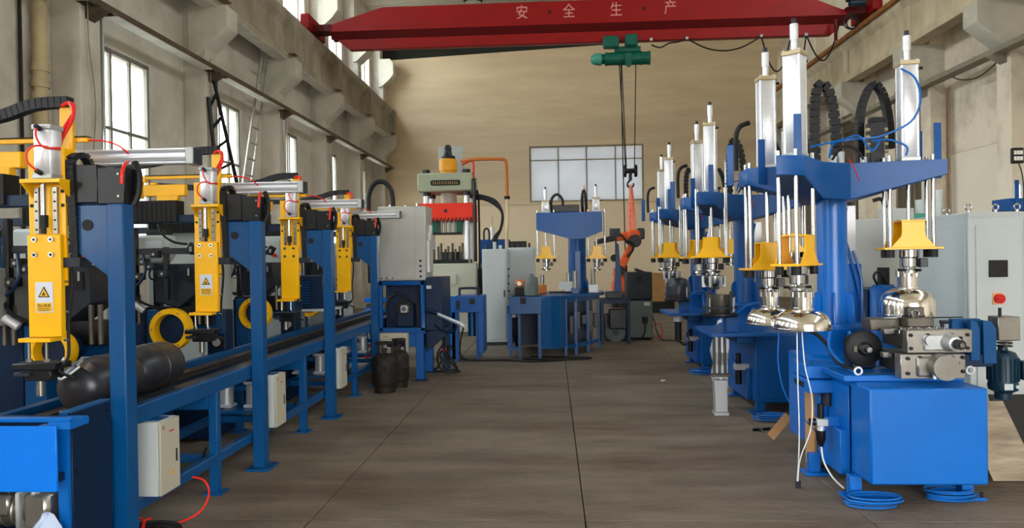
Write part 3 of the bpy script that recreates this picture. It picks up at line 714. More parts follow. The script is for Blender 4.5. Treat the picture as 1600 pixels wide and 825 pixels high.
    # long horizontal cylinder
    hc = MB().box(-.38, .21, .285, .345, 2.03, 2.105).cyl((-.38, .296, 2.0675), (.21, .296, 2.0675), .028, 20).build('long_cylinder', 'alu', t)
    for z in (2.033, 2.102): MB().cyl((-.36, .275, z), (.205, .275, z), .008, 8).build('profile_ridge', 'alu', hc)
    for z in (2.046, 2.089): MB().box(-.36, .205, .2845, .285, z - .003, z + .003).build('groove', 'dgrey', hc)
    B(.205, .25, .262, .353, 2.022, 2.113).build('cylinder_head', 'alu_m', hc, bev=.005)
    B(.25, .256, .265, .35, 2.026, 2.109).build('head_plate', 'dgrey', hc)
    B(-.40, -.34, .262, .353, 2.022, 2.113).build('cylinder_head', 'alu_m', hc, bev=.005)
    # hoses
    MB().tube([(-.37, .16, 2.33), (-.32, .15, 2.325), (-.31, .13, 2.27), (-.335, .1, 2.2), (-.34, .06, 2.12), (-.33, .05, 2.06), (-.335, .06, 2.0)], .009, 6).build('red_hose', 'red_hose', t)
    MB().tube([(-.38, .15, 2.32), (-.33, .14, 2.33), (-.30, .12, 2.26), (-.33, .09, 2.16), (-.35, .06, 2.09)], .009, 6).build('red_hose', 'red_hose', t)
    MB().tube([(-.355, -.075, 2.17), (-.34, -.1, 2.12), (-.31, -.09, 2.07), (-.29, -.0, 2.08)], .005, 6).build('air_tube', 'red_hose', t)
    MB().tube([(-.355, -.075, 1.96), (-.385, -.1, 2.0), (-.385, -.1, 2.05), (-.35, -.08, 2.08), (-.29, -.0, 2.07)], .005, 6).build('air_tube', 'red_hose', t)
    MB().tube([(-.38, .12, 2.14), (-.40, .1, 2.0), (-.39, .1, 1.92)], .02, 7).build('wrapped_cable', 'black', t)
    MB().tube([(-.28, .21, 2.15), (-.2, .215, 2.145), (-.13, .23, 2.12), (-.09, .25, 2.08)], .005, 6).build('red_hose', 'red_hose', t)
    MB().tube([(-.02, .12, 2.02), (.0, .06, 2.0), (.005, .028, 1.95), (.0, .028, 1.9)], .009, 6).build('red_hose', 'red_hose', t)
    MB().tube([(.0, .15, 2.02), (.03, .13, 1.95), (.03, .12, 1.86), (.01, .11, 1.8)], .018, 7).build('cable_bundle', 'black', t)
    MB().tube([(-.29, .06, 1.5), (-.28, .05, 1.4), (-.30, .05, 1.2), (-.29, .03, 1.05), (-.33, .02, .98), (-.27, .04, .94)], .008, 6).build('torch_cable', 'black', t)
    for z in (1.42, 1.27, 1.13): MB().cyl((-.31, .03, z), (-.285, .03, z), .006, 8).build('cable_clip', 'chrome', t)
    # clamp head beneath
    for x in (-.47, -.38):
        MB().cyl((x, .0, 1.125), (x, 0, 1.04), .007, 8).build('stud', 'steel', t)
        MB().cyl((x, .0, 1.04), (x, 0, 1.025), .014, 6).build('nut', 'chrome', t)
    B(-.54, -.32, -.03, .1, .99, 1.02).build('clamp_plate', 'black_m', t, bev=.003)
    B(-.50, -.36, .0, .1, .93, .99).build('clamp_block', 'black_m', t, bev=.006)
    B(-.54, -.46, -.02, .08, .955, .975).build('clamp_jaw', 'dgrey', t, bev=.003)
    MB().cyl((-.45, .05, .93), (-.45, .05, .85), .02, 12).build('pressure_pin', 'steel', t)
    if sign:
        sp = B(-.43, -.34, -.004, 0, 1.27, 1.42).build('warning_sign', 'sign_w', fp, bev=.001); sp.location = (0, 0, 0)
        def fl_(name, mtl, *a):
            return MB().prism(a[0], 'y', a[1], a[2]).build(name, mtl, fp, smooth=False)
        fl_('triangle_border', 'sign_k', [(-.415, 1.345), (-.355, 1.345), (-.385, 1.4)], -.0052, -.004)
        fl_('triangle_field', 'sign_y', [(-.406, 1.3505), (-.364, 1.3505), (-.385, 1.389)], -.0062, -.0045)
        fl_('hand_mark', 'sign_k', [(-.394, 1.354), (-.394, 1.362), (-.39, 1.358), (-.387, 1.372), (-.383, 1.372), (-.38, 1.358), (-.376, 1.362), (-.376, 1.354)], -.0072, -.005)
        fl_('sign_caption', 'sign_y', [(-.425, 1.275), (-.345, 1.275), (-.345, 1.318), (-.425, 1.318)], -.005, -.004)
        text('当心夹身', .017, 'sign_k', fp, Tr(-.385, -.006, 1.305) @ FACE_CAM, 'lettering', .0005, .0004)
        text('Danger! Beware\nSqueezing Hand', .0085, 'sign_k', fp, Tr(-.385, -.006, 1.286) @ FACE_CAM, 'lettering', .0003, .0001)
    return t
GN = ['nearest blue gantry with yellow welding head and warning sign above the first lying tank',
      'second blue gantry with yellow welding head and warning sign behind the lying tanks',
      'third gantry along the conveyor, its yellow welding head without a sign',
      'farthest gantry with yellow welding head beside the stainless cabinet']
make_gantry(True, GN[0], 0); make_gantry(True, GN[1], 1)
g2 = make_gantry(False, GN[2], 2); g3 = copy_tree(g2); g3.location = (-2.12, 3.5 + 5.1 + .12, 0); g3['label'] = GN[3]

# lying gas cylinders on the conveyor
def lying_tank(y, flip, label, hole):
    t = thing('gas_cylinder', label, 'gas cylinder', (-2.45 if hole else -2.49, y, .715 + .148), group='steel gas cylinders lying on the conveyor')
    r = .148
    prof = [(0, 0), (.06, .006), (.1, .025), (.13, .06), (.146, .11), (.148, .14), (.148, .215), (.151, .217), (.151, .225), (.148, .228), (.148, .36), (.138, .42), (.11, .465), (.06, .49), (0, .497)]
    MB().lathe(prof, ax='y', seg=36).build('body', 'tank', t)
    m = MB()   # collar ring at the end that faces the camera side
    ang = R(-38)
    n = 20
    if hole:
        c = MB().torus((.05, .05, .085), .047, .005, 'y', 20, 6); 
        mm = Tr(.035, .06, .105) @ Matrix.Rotation(R(-38), 4, 'X') @ Matrix.Rotation(R(20), 4, 'Y')
        MB().at(mm).lathe([(.046, -.02), (.05, -.02), (.05, .02), (.046, .02)], seg=24).build('valve_collar', 'steel_d', t)
        MB().at(mm).lathe([(0, -.004), (.045, -.004), (.045, .0), (0, .001)], seg=20).build('valve_opening', 'black', t)
        MB().at(mm).box(-.02, .02, -.006, .006, .0, .014).cyl((.012, 0, .01), (.03, .01, .02), .008).build('valve_fitting', 'chrome', t)
        MB().tube([(-.03, -.02, .17), (-.05, -.05, .1), (-.02, -.07, .07), (.02, -.06, .09), (.035, 0, .12)], .006, 6).build('white_hose', 'white_hose', t)
    else:
        MB().lathe([(.085, -.035), (.09, -.035), (.095, .03), (.088, .03)], ax='y', seg=30).build('foot_ring', 'tank', t)
    return t
lying_tank(3.62, False, 'black steel gas cylinder lying nearest on the conveyor with open valve collar', True)
lying_tank(4.16, False, 'black steel gas cylinder lying farther back on the conveyor, partly behind the post', False)

# grey electrical boxes under the conveyor edge
BXN = ['grey electrical box with a danger sticker nearest the camera under the conveyor', 'grey electrical box behind the second blue post', 'grey electrical box behind the third blue post']
def make_box():
    t = thing('electrical_box', BXN[0], 'box', (-2.1, 3.8, .26), group='grey electrical boxes under the conveyor')
    B(-.125, -.012, 0, .2, 0, .395).build('box_body', 'cab_grey', t, bev=.004)
    d = B(-.01, .004, .0, .2, .002, .393).build('box_door', 'cab_beige', t, bev=.003)
    B(.004, .008, .155, .168, .15, .22).build('handle', 'black', d, bev=.001)
    MB().prism([(.105, .088), (.135, .088), (.12, .125)], 'x', .004, .0052).build('danger_sticker', 'sign_y', d)
    MB().prism([(.117, .093), (.123, .093), (.12, .115)], 'x', .005, .0056).build('bolt_symbol', 'sign_k', d)
    B(.004, .0045, .02, .045, .35, .372).build('name_tag', 'tray_grey', d)
    B(.004, .0045, .09, .14, .325, .333).build('red_caption', 'sign_r', d)
    B(-.125, -.03, .05, .15, .395, .4).build('mounting_strip', 'blue_d', t)
    return t
b0 = make_box()
for k in (1, 2):
    c = copy_tree(b0); c.location = (-2.1 if k == 1 else -2.085, [0, 5.44, 7.1][k], .25); c['label'] = BXN[k]
# hoses on the floor
o = MB().torus((-2.28, 3.9, .012), .2, .012, 'z', 36, 8, .8).torus((-2.25, 3.93, .03), .17, .01, 'z', 36, 8, .8).build('hose_ring', 'black'); tag(o, 'black hose ring lying on the floor by the nearest blue post', 'hose')
o = MB().tube([(-2.26, 4.05, .012), (-2.16, 4.12, .012), (-2.08, 4.2, .05), (-2.05, 4.24, .14), (-2.09, 4.26, .21), (-2.16, 4.26, .23)], .006, 6)
o.tube([(-2.46 + .012 * i, 4.0 + .03 * math.sin(i * 1.3), .045 + .03 * math.cos(i * 1.3)) for i in range(16)], .006, 6, 3)
o = o.build('coiled_air_hose', 'red_hose'); tag(o, 'red coiled air hose looping out onto the floor under the nearest grey box', 'hose')

# ------------------------------------------------------------------ machinery behind the conveyor
def make_station(k):
    P = ['nearest', 'second', 'third', 'farthest'][k]
    dy = [.24, 1.66, 3.36, 5.06][k]; rs = .82 if k == 0 else 1.0
    # blue base cabinet with the yellow ring positioner
    t = thing('weld_positioner', 'dark blue positioner with a yellow ring, %s of the row behind the conveyor' % P, 'machine', (-3.15, 4.12 + dy, 0), group='positioners with yellow rings')
    B(-.95, -.24, .2, .6, .02, 1.13).build('base_cabinet', 'blue_n', t, bev=.006)
    B(-.93, -.26, .19, .2, .5, 1.1).build('cabinet_door', 'blue_n', t, bev=.003)
    B(-.2, .3, .25, .7, .02, .62).build('lower_frame', 'blue_n', t, bev=.006)
    B(-.2, -.06, .12, .3, .02, 1.12).build('support_post', 'blue_d', t, bev=.006)
    B(-.2, .35, .3, .42, .9, 1.1).build('cross_rail', 'blue_d', t, bev=.004)
    B(.2, .36, .34, .5, .4, 1.1).build('headstock', 'blue_n', t, bev=.006)
    rg = MB(); c = (.05, .05, .97)
    rg.lathe([(a_ * rs, b_) for a_, b_ in [(.125, -.05), (.165, -.05), (.17, -.03), (.17, .02), (.145, .03), (.145, .06), (.125, .06), (.118, .0)]], c, 'y', 40).build('ring', 'yellow', t)
    for a in range(6):
        aa = a * PI / 3; MB().cyl((c[0] + .148 * rs * math.cos(aa), c[1] - .052, c[2] + .148 * rs * math.sin(aa)), (c[0] + .148 * rs * math.cos(aa), c[1] - .045, c[2] + .148 * rs * math.sin(aa)), .008, 8).build('ring_bolt', 'steel', t)
    MB().lathe([(.0, .02), (.118 * rs, .02), (.118 * rs, .14), (0, .14)], c, 'y', 30).build('hub', 'blue_n', t)
    fan = B(.25, .35, .30, .34, .78, .88).build('cooling_fan', 'black_m', t, bev=.004)
    MB().cyl((.30, .295, .83), (.30, .30, .83), .035, 18).build('fan_grille', 'alu_m', fan)
    # dark wire feeder with its arm
    f = thing('wire_feeder', 'black wire feeder with torch arm above the yellow ring, %s of four' % P, 'machine', (-3.15, 4.2 + dy, 0), group='wire feeders')
    MB().prism([(-.17, 1.18), (.03, 1.13), (.2, 1.26), (.17, 1.5), (-.19, 1.5)], 'y', .12, .4).build('feeder_housing', 'dgrey', f, bev=.008)
    B(.1, .15, .11, .12, 1.34, 1.46).build('handle', 'black', f)
    B(.12, .13, .1, .115, 1.40, 1.46).build('spool_label', 'cab_grey', f)
    B(-.32, .16, .02, .08, 1.58, 1.63).build('torch_arm', 'black_m', f, bev=.003)
    MB().at(Tr(.19, .03, 1.62) @ Matrix.Rotation(R(30), 4, 'Y')).box(-.03, .03, -.02, .05, -.04, .05).build('arm_head', 'black_m', f, bev=.004)
    B(.185, .21, .005, .01, 1.6, 1.64).build('arm_plate', 'chrome', f)
    B(-.05, -.01, .03, .07, 1.2, 1.64).build('torch_slide', 'black_m', f, bev=.003)
    B(-.3, -.26, .0, .05, 1.2, 1.8).build('mast', 'black_m', f, bev=.003)
    for i, (x, z) in enumerate(((-.1, 1.58), (-.2, 1.52), (-.03, 1.42), (-.24, 1.4), (-.14, 1.48))):
        B(x - .035, x + .035, -.02, .05, z - .03, z + .03).build('slide_block', 'black_m' if i % 2 else 'dgrey', f, bev=.004)
        MB().cyl((x, -.03, z), (x, -.02, z), .012, 8).build('clamp_screw', 'steel', f)
    MB().tube([(-.28, .03, 1.45), (-.3, .0, 1.3), (-.22, -.02, 1.2), (-.1, .0, 1.14), (0, .02, 1.1)], .012, 6).build('cable', 'black', f)
    MB().tube([(-.1, .05, 1.85), (-.05, .02, 1.75), (.05, .02, 1.68), (.16, .03, 1.66)], .01, 6).build('cable', 'black', f)
    MB().tube([(-.2, .0, 1.58), (-.16, -.04, 1.45), (-.2, -.04, 1.36), (-.26, -.02, 1.32)], .012, 6).build('cable', 'blue_n', f)
    MB().tube([(-.3, .03, 1.75), (-.36, -.03, 1.6), (-.33, -.02, 1.5), (-.38, 0, 1.35), (-.3, .02, 1.2)], .016, 6).build('cable', 'tank_rust', f)
    MB().cyl((-.2, .0, 1.12), (-.28, -.02, 1.18), .028, 14).build('torch_nozzle', 'alu', f)
    for x in (-.33, -.27, .24, .3): MB().cyl((x, .05, 1.0), (x, .05, 1.25), .016, 8).build('gas_fitting', 'steel_d', f)
    B(-.3, .3, .15, .3, .98, 1.14).build('feeder_base', 'black_m', f)
    # pale motor housing hanging under the beam
    h = thing('controller_housing', 'pale grey rounded housing under the bellows of the %s gantry' % P, 'controller', (-3.36, 4.5 + dy, 1.5), group='pale housings under the bellows')
    MB().prism([(-.26, .25), (-.26, .02), (-.0, .0), (.06, .08), (.06, .25)], 'y', 0, .16).build('housing', 'cab_white', h, bev=.02)
    B(-.14, -.0, -.003, 0, .14, .2).build('label_plate', 'sign_w', h)
    B(-.12, -.06, .08, .14, -.9, .02).build('support_column', 'black_m', h)
    B(-.14, .04, .02, .12, .25, .3).build('mounting_block', 'black_m', h)
    MB().tube([(-.1, .08, 0), (-.13, .04, -.07), (-.1, .02, -.13), (-.04, .04, -.1), (-.02, .08, 0)], .009, 6).build('cable_loop', 'blue_n', h)
    MB().tube([(-.02, .06, 0), (.03, .02, -.08), (-.0, .02, -.15), (-.08, .04, -.12)], .009, 6).build('cable_loop', 'black', h)
for k in range(4): make_station(k)
# pale cabinets with switch panels standing behind
def make_cab(x, y, wd, hgt, label, zb=0.0):
    t = thing('control_cabinet', label, 'cabinet', (x, y, zb), group='grey control cabinets behind the welding row')
    B(0, wd, 0, .4, 0, hgt).build('cabinet_body', 'cab_grey', t, bev=.006)
    B(.02, wd - .14, -.012, 0, .06, hgt - .04).build('cabinet_door', 'cab_grey', t, bev=.003)
    pn = B(wd - .13, wd - .01, -.012, 0, .06, hgt - .04).build('switch_panel', 'cab_white', t, bev=.003)
    B(wd - .10, wd - .03, -.016, -.012, hgt - .42, hgt - .2).build('display', 'screen', pn, bev=.002)
    for i in range(2):
        for j in range(3):
            MB().cyl((wd - .105 + .035 * j, -.012, hgt - .5 - .08 * i), (wd - .105 + .035 * j, -.03, hgt - .5 - .08 * i), .011, 10).build('switch_knob', 'black', pn)
    MB().cyl((wd - .2, -.012, hgt - .22), (wd - .2, -.035, hgt - .22), .022, 14).build('emergency_stop', 'knob_red', t)
    B(.02, .04, -.03, -.012, hgt * .5, hgt * .5 + .12).build('handle', 'black', t)
    return t
make_cab(-4.1, 5.75, .52, 1.78, 'grey control cabinet with switch panel between the first two yellow heads')
make_cab(-4.05, 7.16, .7, 1.9, 'grey cabinet seen between the nearest blue post and the second yellow head')
make_cab(-3.42, 8.3, .44, 1.8, 'grey cabinet with dark display left of the third yellow head')
make_cab(-3.35, 9.95, .5, 1.75, 'grey cabinet far back behind the fourth gantry')
t = thing('power_source', 'blue louvred welding power source between the third and fourth yellow heads', 'power source', (-2.98, 8.26, .6))
B(0, .36, 0, .4, .36, .74).build('housing', 'blue_n', t, bev=.01)
for i in range(9): B(.04, .2, -.004, 0, .42 + .03 * i, .432 + .03 * i).build('louvre', 'blue_d', t)
B(-.05, .45, -.05, .45, .335, .36).build('shelf', 'cab_grey', t)
for x in (0, .35): B(x, x + .05, .1, .15, -.6, .335).build('shelf_leg', 'blue_n', t)
t = thing('feeder_unit', 'grey wire feeder box at the left edge behind the first gantry', 'machine', (-3.7, 4.36, 1.13))
B(0, .27, 0, .3, .0, .36).build('housing', 'stainless', t, bev=.006); B(.19, .26, -.01, 0, .05, .33).build('side_slot', 'black_m', t)
MB().cyl((.03, -.01, .12), (.03, 0, .12), .06, 20).build('spool_opening', 'black', t)

# ================================================================== STAINLESS CABINET STATION
t = thing('weld_cabinet_station', 'blue steel frame station with open bay carrying the stainless cabinet', 'machine', (-2.17, 9.05, 0))
boxes([(0, .05, 0, .05, .62, 1.24), (.53, .58, 0, .05, .62, 1.24), (0, .58, 0, .05, 1.19, 1.24), (0, .58, 0, .05, .60, .66), (0, .58, .75, .8, .6, 1.24), (0, .05, .05, .75, 1.19, 1.24), (.53, .58, .05, .75, 1.19, 1.24), (.53, .58, .05, .75, .6, .66)]).build('frame', 'blue_m', t, bev=.004)
B(.05, .53, .05, .75, 1.2, 1.23).build('top_plate', 'blue_m', t); B(.03, .55, .3, .72, .62, 1.19).build('inner_wall', 'blue_n', t)
B(.0, .58, .03, .78, .58, .62).build('floor_plate', 'blue_m', t)
B(.46, .56, .0, .12, .02, .6).build('leg', 'blue_m', t, bev=.004); B(-.02, .08, .1, .2, .02, .6).build('leg', 'blue_m', t, bev=.004)
B(.46, .56, .65, .77, .02, .6).build('leg', 'blue_m', t, bev=.004); B(-.02, .08, .65, .77, .02, .6).build('leg', 'blue_m', t, bev=.004)
for x, y in ((.51, .06), (.03, .15), (.51, .71), (.03, .71)): B(x - .08, x + .08, y - .07, y + .07, 0, .02).build('foot_plate', 'blue_n', t)
B(.3, .56, .02, .1, .42, .58).build('front_skirt', 'blue_m', t, bev=.004)
MB().prism([(.58, .6), (.58, .35), (.86, .58), (.86, .66)], 'y', .1, .5).build('side_chute', 'blue_n', t, bev=.004)
B(.58, .8, .05, .75, .62, 1.28).build('side_unit', 'blue_n', t, bev=.006); B(.6, .66, .03, .05, 1.14, 1.18).build('label_plate', 'cab_white', t)
B(.2, .42, .12, .3, .66, .95).build('motor_mount', 'blue_n', t, bev=.01)
mt = MB().cyl((.3, .1, .9), (.3, .3, .9), .1, 26).build('motor', 'black_m', t)
B(.26, .36, .06, .1, .84, .94).build('motor_front', 'alu_m', t, bev=.01); MB().cyl((.31, .05, .89), (.31, .06, .89), .03, 18).build('shaft_hub', 'chrome', t)
for x in (.27, .35):
    for z in (.85, .93): MB().cyl((x, .05, z), (x, .06, z), .008, 8).build('motor_screw', 'chrome', t)
MB().tube([(.12, .2, .7), (.06, .2, .85), (.08, .22, 1.0), (.2, .25, 1.08), (.3, .25, 1.0)], .02, 7).build('cable', 'black', t)
for k in range(2): MB().cyl((.72 + .06 * k, -.02, .84 - .03 * k), (1.08 + .04 * k, -.35, .73 - .03 * k), .02, 14).build('side_tube', 'alu', t)
MB().cyl((.6, -.02, .88), (.75, -.05, .84), .026, 12).build('tube_socket', 'blue_n', t)
MB().tube([(.62, .1, .75), (.8, .0, .62), (.95, -.1, .62), (1.0, -.15, .74)], .016, 7).build('cable', 'blue_n', t)
t = thing('stainless_cabinet', 'tall brushed stainless electrical cabinet on the blue frame', 'cabinet', (-2.17, 9.1, 1.245))
B(0, .6, 0, .5, 0, .93).build('cabinet_body', 'stainless', t, bev=.008)
d = B(.015, .47, -.012, 0, .02, .91).build('cabinet_door', 'stainless', t, bev=.003)
for i in range(4): MB().cyl((.53, 0, .05 + .065 * i), (.53, -.03, .05 + .065 * i), .014, 12).build('switch_knob', 'black', t)
for i in range(3): MB().cyl((.04 + .07 * i, -.012, .035), (.04 + .07 * i, -.03, .035), .012, 12).build('indicator', 'chrome', t)
for x, z in ((.1, .04), (.3, .03), (.45, .05)): MB().cyl((x, .25, .93), (x, .25, .93 + z), .014, 10).build('cable_gland', 'chrome', t)
for i in range(3): B(.6, .63, .1 + .1 * i, .16 + .1 * i, .1, .5 + .1 * i).build('side_valve', 'alu_m', t)
t = thing('flexible_conduit', 'black flexible conduit arching over the stainless cabinet', 'cable', (-2.3, 9.75, 0))
MB().tube([(-.14, 0, 1.2), (-.15, 0, 2.2), (-.13, 0, 2.42), (-.05, 0, 2.54), (.06, 0, 2.55), (.15, 0, 2.46), (.18, 0, 2.3), (.18, 0, 1.95)], .032, 10, 8).build('conduit', 'black', t)
t = thing('beige_meter_box', 'beige box with dark window hanging under the stainless cabinet station', 'box', (-2.14, 8.99, .33))
B(0, .36, -.12, .0, 0, .28).build('box_body', 'cab_beige', t, bev=.006)
B(.09, .34, -.126, -.12, .1, .2).build('window_frame', 'cab_white', t, bev=.002); B(.11, .325, -.129, -.126, .115, .185).build('dark_window', 'screen', t)
B(.07, .12, -.123, -.12, .235, .25).build('name_tag', 'tray_grey', t)
B(.3, .34, -.01, .06, .23, .28).build('hanger', 'blue_n', t)
# standing gas cylinders
def standing_tank(x, y, s, label, m):
    t = thing('gas_cylinder', label, 'gas cylinder', (x, y, 0), group='dark gas cylinders standing on the floor')
    r = .15 * s
    MB().lathe([(0, .04), (r * .6, .042), (r * .9, .075), (r, .12), (r, .225), (r * 1.03, .23), (r * 1.03, .245), (r, .25), (r, .34), (r * .93, .39), (r * .7, .425), (r * .3, .44), (0, .442)], seg=32).build('body', m, t)
    MB().lathe([(r * .78, 0), (r * .82, 0), (r * .85, .07), (r * .8, .07)], seg=28).build('foot_ring', m, t)
    MB().cyl((0, 0, .43), (0, 0, .5), .022, 12).box(-.03, .03, -.012, .012, .47, .5).build('valve', 'tank_rust', t)
    g = MB()
    for a in range(3):
        aa = a * 2 * PI / 3 + .5; g.cyl((r * .62 * math.cos(aa), r * .62 * math.sin(aa), .41), (r * .62 * math.cos(aa), r * .62 * math.sin(aa), .555), .012, 8)
    g.torus((0, 0, .56), r * .62, .013, 'z', 24, 8)
    g.build('guard', m, t)
    B(-.05, .05, -r - .003, -r + .02, .25, .32).build('embossed_plate', m, t)
standing_tank(-1.93, 8.3, .97, 'dark brown gas cylinder standing in front of the beige meter box', 'tank_rust')
standing_tank(-1.83, 8.62, .78, 'smaller dark gas cylinder half hidden behind the front one', 'tank_rust')

# small bright station beyond
t = thing('work_station', 'bright blue open-sided work station with a hoop handle before the press', 'machine', (-1.64, 10.75, 0))
B(0, .2, 0, .03, .03, .96).build('front_panel', 'blue_b', t, bev=.004)
B(.2, .62, -.03, .5, .72, .96).build('top_box', 'blue_m', t, bev=.006)
B(.22, .28, -.036, -.03, .76, .9).build('switch_plate', 'blue_n', t); MB().cyl((.25, -.045, .83), (.25, -.036, .83), .022, 14).build('switch_knob', 'black', t)
B(.42, .5, -.036, -.03, .84, .92).build('pocket', 'black', t)
B(.54, .62, -.03, .5, .12, .72).build('side_panel', 'blue_m', t, bev=.004); B(.15, .2, .0, .5, .03, .72).build('inner_panel', 'blue_n', t)
B(.5, .54, .02, .08, .03, .72).build('leg', 'blue_m', t); B(.02, .08, .45, .5, .03, .72).build('leg', 'blue_m', t); B(.2, .25, -.02, .03, .0, .72).build('leg', 'blue_m', t); B(.5, .54, .44, .5, .0, .72).build('leg', 'blue_m', t)
MB().cyl((.42, .25, .35), (.42, .25, .7), .06, 18).build('cylinder', 'blue_d', t)
MB().tube([(.26, .1, .95), (.26, .1, 1.05), (.28, .1, 1.07), (.52, .1, 1.07), (.54, .1, 1.05), (.54, .1, .95)], .018, 8, 3).build('hoop_handle', 'dgrey', t)
MB().tube([(.3, .2, .5), (.25, .1, .2), (.3, .0, .05), (.5, -.05, .02), (.9, .0, .015), (1.4, -.2, .015), (2.0, .1, .015)], .012, 6).build('floor_cable', 'black', t)
t = thing('cable_heap', 'tangle of dark cables and red valve on the floor under the stainless station', 'cable', (-1.45, 9.75, 0))
for k in range(6):
    a = random.uniform(0, 6); MB().tube([(.02 * k, .03 * k, .45 - .03 * k), (.1 * math.cos(a), .1 * math.sin(a), .25), (.16 * math.cos(a + 1), .12 * math.sin(a + 1), .05), (.2 * math.cos(a + 2), .14 * math.sin(a + 2), .014), (.1, -.1 + .04 * k, .014)], .012, 6).build('cable', 'black' if k else 'tank_rust', t)
B(-.04, .06, 0, .1, .0, .5).build('valve_post', 'blue_n', t); MB().cyl((0, .0, .3), (0, -.04, .3), .03, 14).build('valve_wheel', 'sign_r', t)

t = thing('blue_rack', 'low bright blue rack of two bars glimpsed left of the stainless station', 'rack', (-2.9, 11.2, 0))
for z in (.70, .86): B(0, .62, 0, .04, z, z + .07).build('rail', 'blue_l', t, bev=.003)
for x in (0, .58): B(x, x + .04, .0, .05, 0, .7).build('leg', 'blue_b', t)
B(0, .62, .3, .5, .5, .68).build('shelf', 'blue_n', t); B(0, .04, .3, .35, 0, .5).build('leg', 'blue_b', t); B(.58, .62, .3, .35, 0, .5).build('leg', 'blue_b', t)

# ================================================================== HYDRAULIC PRESS
t = thing('hydraulic_press', 'tall four-post hydraulic press with red ram and yellow cylinder on top', 'press', (-2.17, 15.0, 0))
B(-.58, .56, 0, 1.0, 2.9, 3.28).build('crown', 'press_green', t, bev=.03)
nm = MB().prism([(-.3, 3.05), (-.28, 3.02), (.29, 3.02), (.31, 3.05), (.31, 3.1), (.29, 3.13), (-.28, 3.13), (-.3, 3.1)], 'y', -.012, 0).build('name_plate', 'black', t)
for i in range(12):      # worn raised characters, too small to read
    x = -.245 + .0446 * i
    MB().box(x - .004, x + .006, -.016, -.012, 3.045, 3.105).box(x - .012, x + .014, -.016, -.012, 3.09 - .02 * (i % 3), 3.10 - .02 * (i % 3)).box(x - .01, x + .012, -.016, -.012, 3.045, 3.055).build('worn_character', 'goldtxt', nm)
MB().lathe([(.17, 3.28), (.17, 3.36), (.19, 3.37), (.19, 3.6), (.17, 3.62), (0, 3.62)], (-.0, .5, 0)).build('main_cylinder', 'press_yel', t)
MB().lathe([(.15, 3.62), (.15, 3.68), (.09, 3.7), (.07, 3.8), (.08, 3.84), (.05, 3.92), (0, 3.92)], (0, .5, 0)).build('filling_valve', 'black_m', t)
MB().lathe([(0, 2.6), (.17, 2.6), (.17, 2.9), (0, 2.9)], (0, .5, 0)).build('ram_rod', 'press_grey', t)
B(-.27, .26, .9, .95, 3.28, 3.95).build('tank_panel', 'cab_grey', t)
rm = MB().box(-.56, .56, .02, .98, 2.3, 2.66).build('ram', 'press_red', t, bev=.01)
for i in range(14): MB().prism([(-.53 + .078 * i, 2.3), (-.5 + .078 * i, 2.3), (-.46 + .078 * i, 2.36), (-.49 + .078 * i, 2.36)], 'y', .012, .02).build('hazard_stripe', 'black', rm)
MB().cyl((0, .01, 2.5), (0, .02, 2.5), .035, 16).build('ram_boss', 'dgrey', rm)
for x in (-.42, .42):
    for y in (.16, .84):
        MB().cyl((x, y, .9), (x, y, 3.3), .06, 20).build('tie_column', 'alu', t)
        MB().cyl((x, y, 3.28), (x, y, 3.36), .09, 6).build('column_nut', 'black_m', t)
        MB().cyl((x, y, 2.82), (x, y, 2.9), .09, 16).build('lower_nut', 'black_m', t)
for x in (-.3, .2): B(x, x + .12, .1, .4, 2.06, 2.3).build('die_block', 'green', t, bev=.006)
for i in range(4): MB().cyl((-.13 + .09 * i, .25, 2.04), (-.13 + .09 * i, .25, 2.3), .03, 14).build('punch', 'alu_m', t)
B(-.32, .3, .1, .5, 2.02, 2.06).build('die_plate', 'black_m', t)
B(-.5, .62, -.05, 1.05, .0, 1.42).build('bed', 'press_grey', t, bev=.02)
B(-.3, .2, -.12, -.05, 1.0, 1.2).build('bed_pocket', 'press_grey', t)
B(-.42, .45, .0, .9, 1.42, 1.5).build('bolster', 'black_m', t, bev=.006)
for i in range(7): B(-.4 + .13 * i, -.36 + .13 * i, -.03, .0, 1.38, 1.46).build('tee_slot', 'black', t)
for i in range(9): MB().cyl((-.3 + .075 * i, .3 + .1 * (i % 2), 1.5), (-.3 + .075 * i, .3 + .1 * (i % 2), 1.72 + .06 * (i % 3)), .025, 12).build('die_pin', 'steel_d', t)
MB().cyl((0, .5, 1.5), (0, .5, 1.66), .25, 24).build('lower_die', 'black_m', t)
B(.62, .9, .2, .9, 0, 1.3).build('pump_unit', 'dgrey', t, bev=.01)
MB().tube([(.6, .0, 1.45), (.6, 0, 3.0), (.58, 0, 3.1)], .035, 8, 2).build('guard_pipe', 'black_m', t)
MB().tube([(.68, .05, 1.3), (.68, 0.05, 2.8), (.62, 0.05, 2.85)], .02, 8, 2).build('oil_pipe', 'tank_rust', t)
MB().tube([(-.6, .0, 1.3), (-.6, 0, 2.6)], .03, 8, 0).build('guard_pipe', 'black_m', t)
MB().tube([(.3, .5, 3.5), (.5, .4, 3.56), (.56, .3, 3.45), (.57, .1, 3.1)], .02, 8).build('red_oil_pipe', 'red_hose', t)
for k in range(3): MB().tube([(.56, .1, 2.82 - .04 * k), (.8, 0, 2.78 - .03 * k), (1.05, -.1, 2.66 - .04 * k), (1.18, -.2, 2.4), (1.14, -.2, 2.1), (1.04 - .03 * k, -.2, 1.85), (1.02, -.2, 1.3)], .028, 8).build('hydraulic_hose', 'black', t)
B(.95, 1.15, -.35, 0, .0, 1.32).build('valve_stand', 'dgrey', t)
t = thing('oil_pipe', 'orange-brown pipe bent from the press top down behind the white cabinets', 'pipe', (-1.0, 14.6, 0))
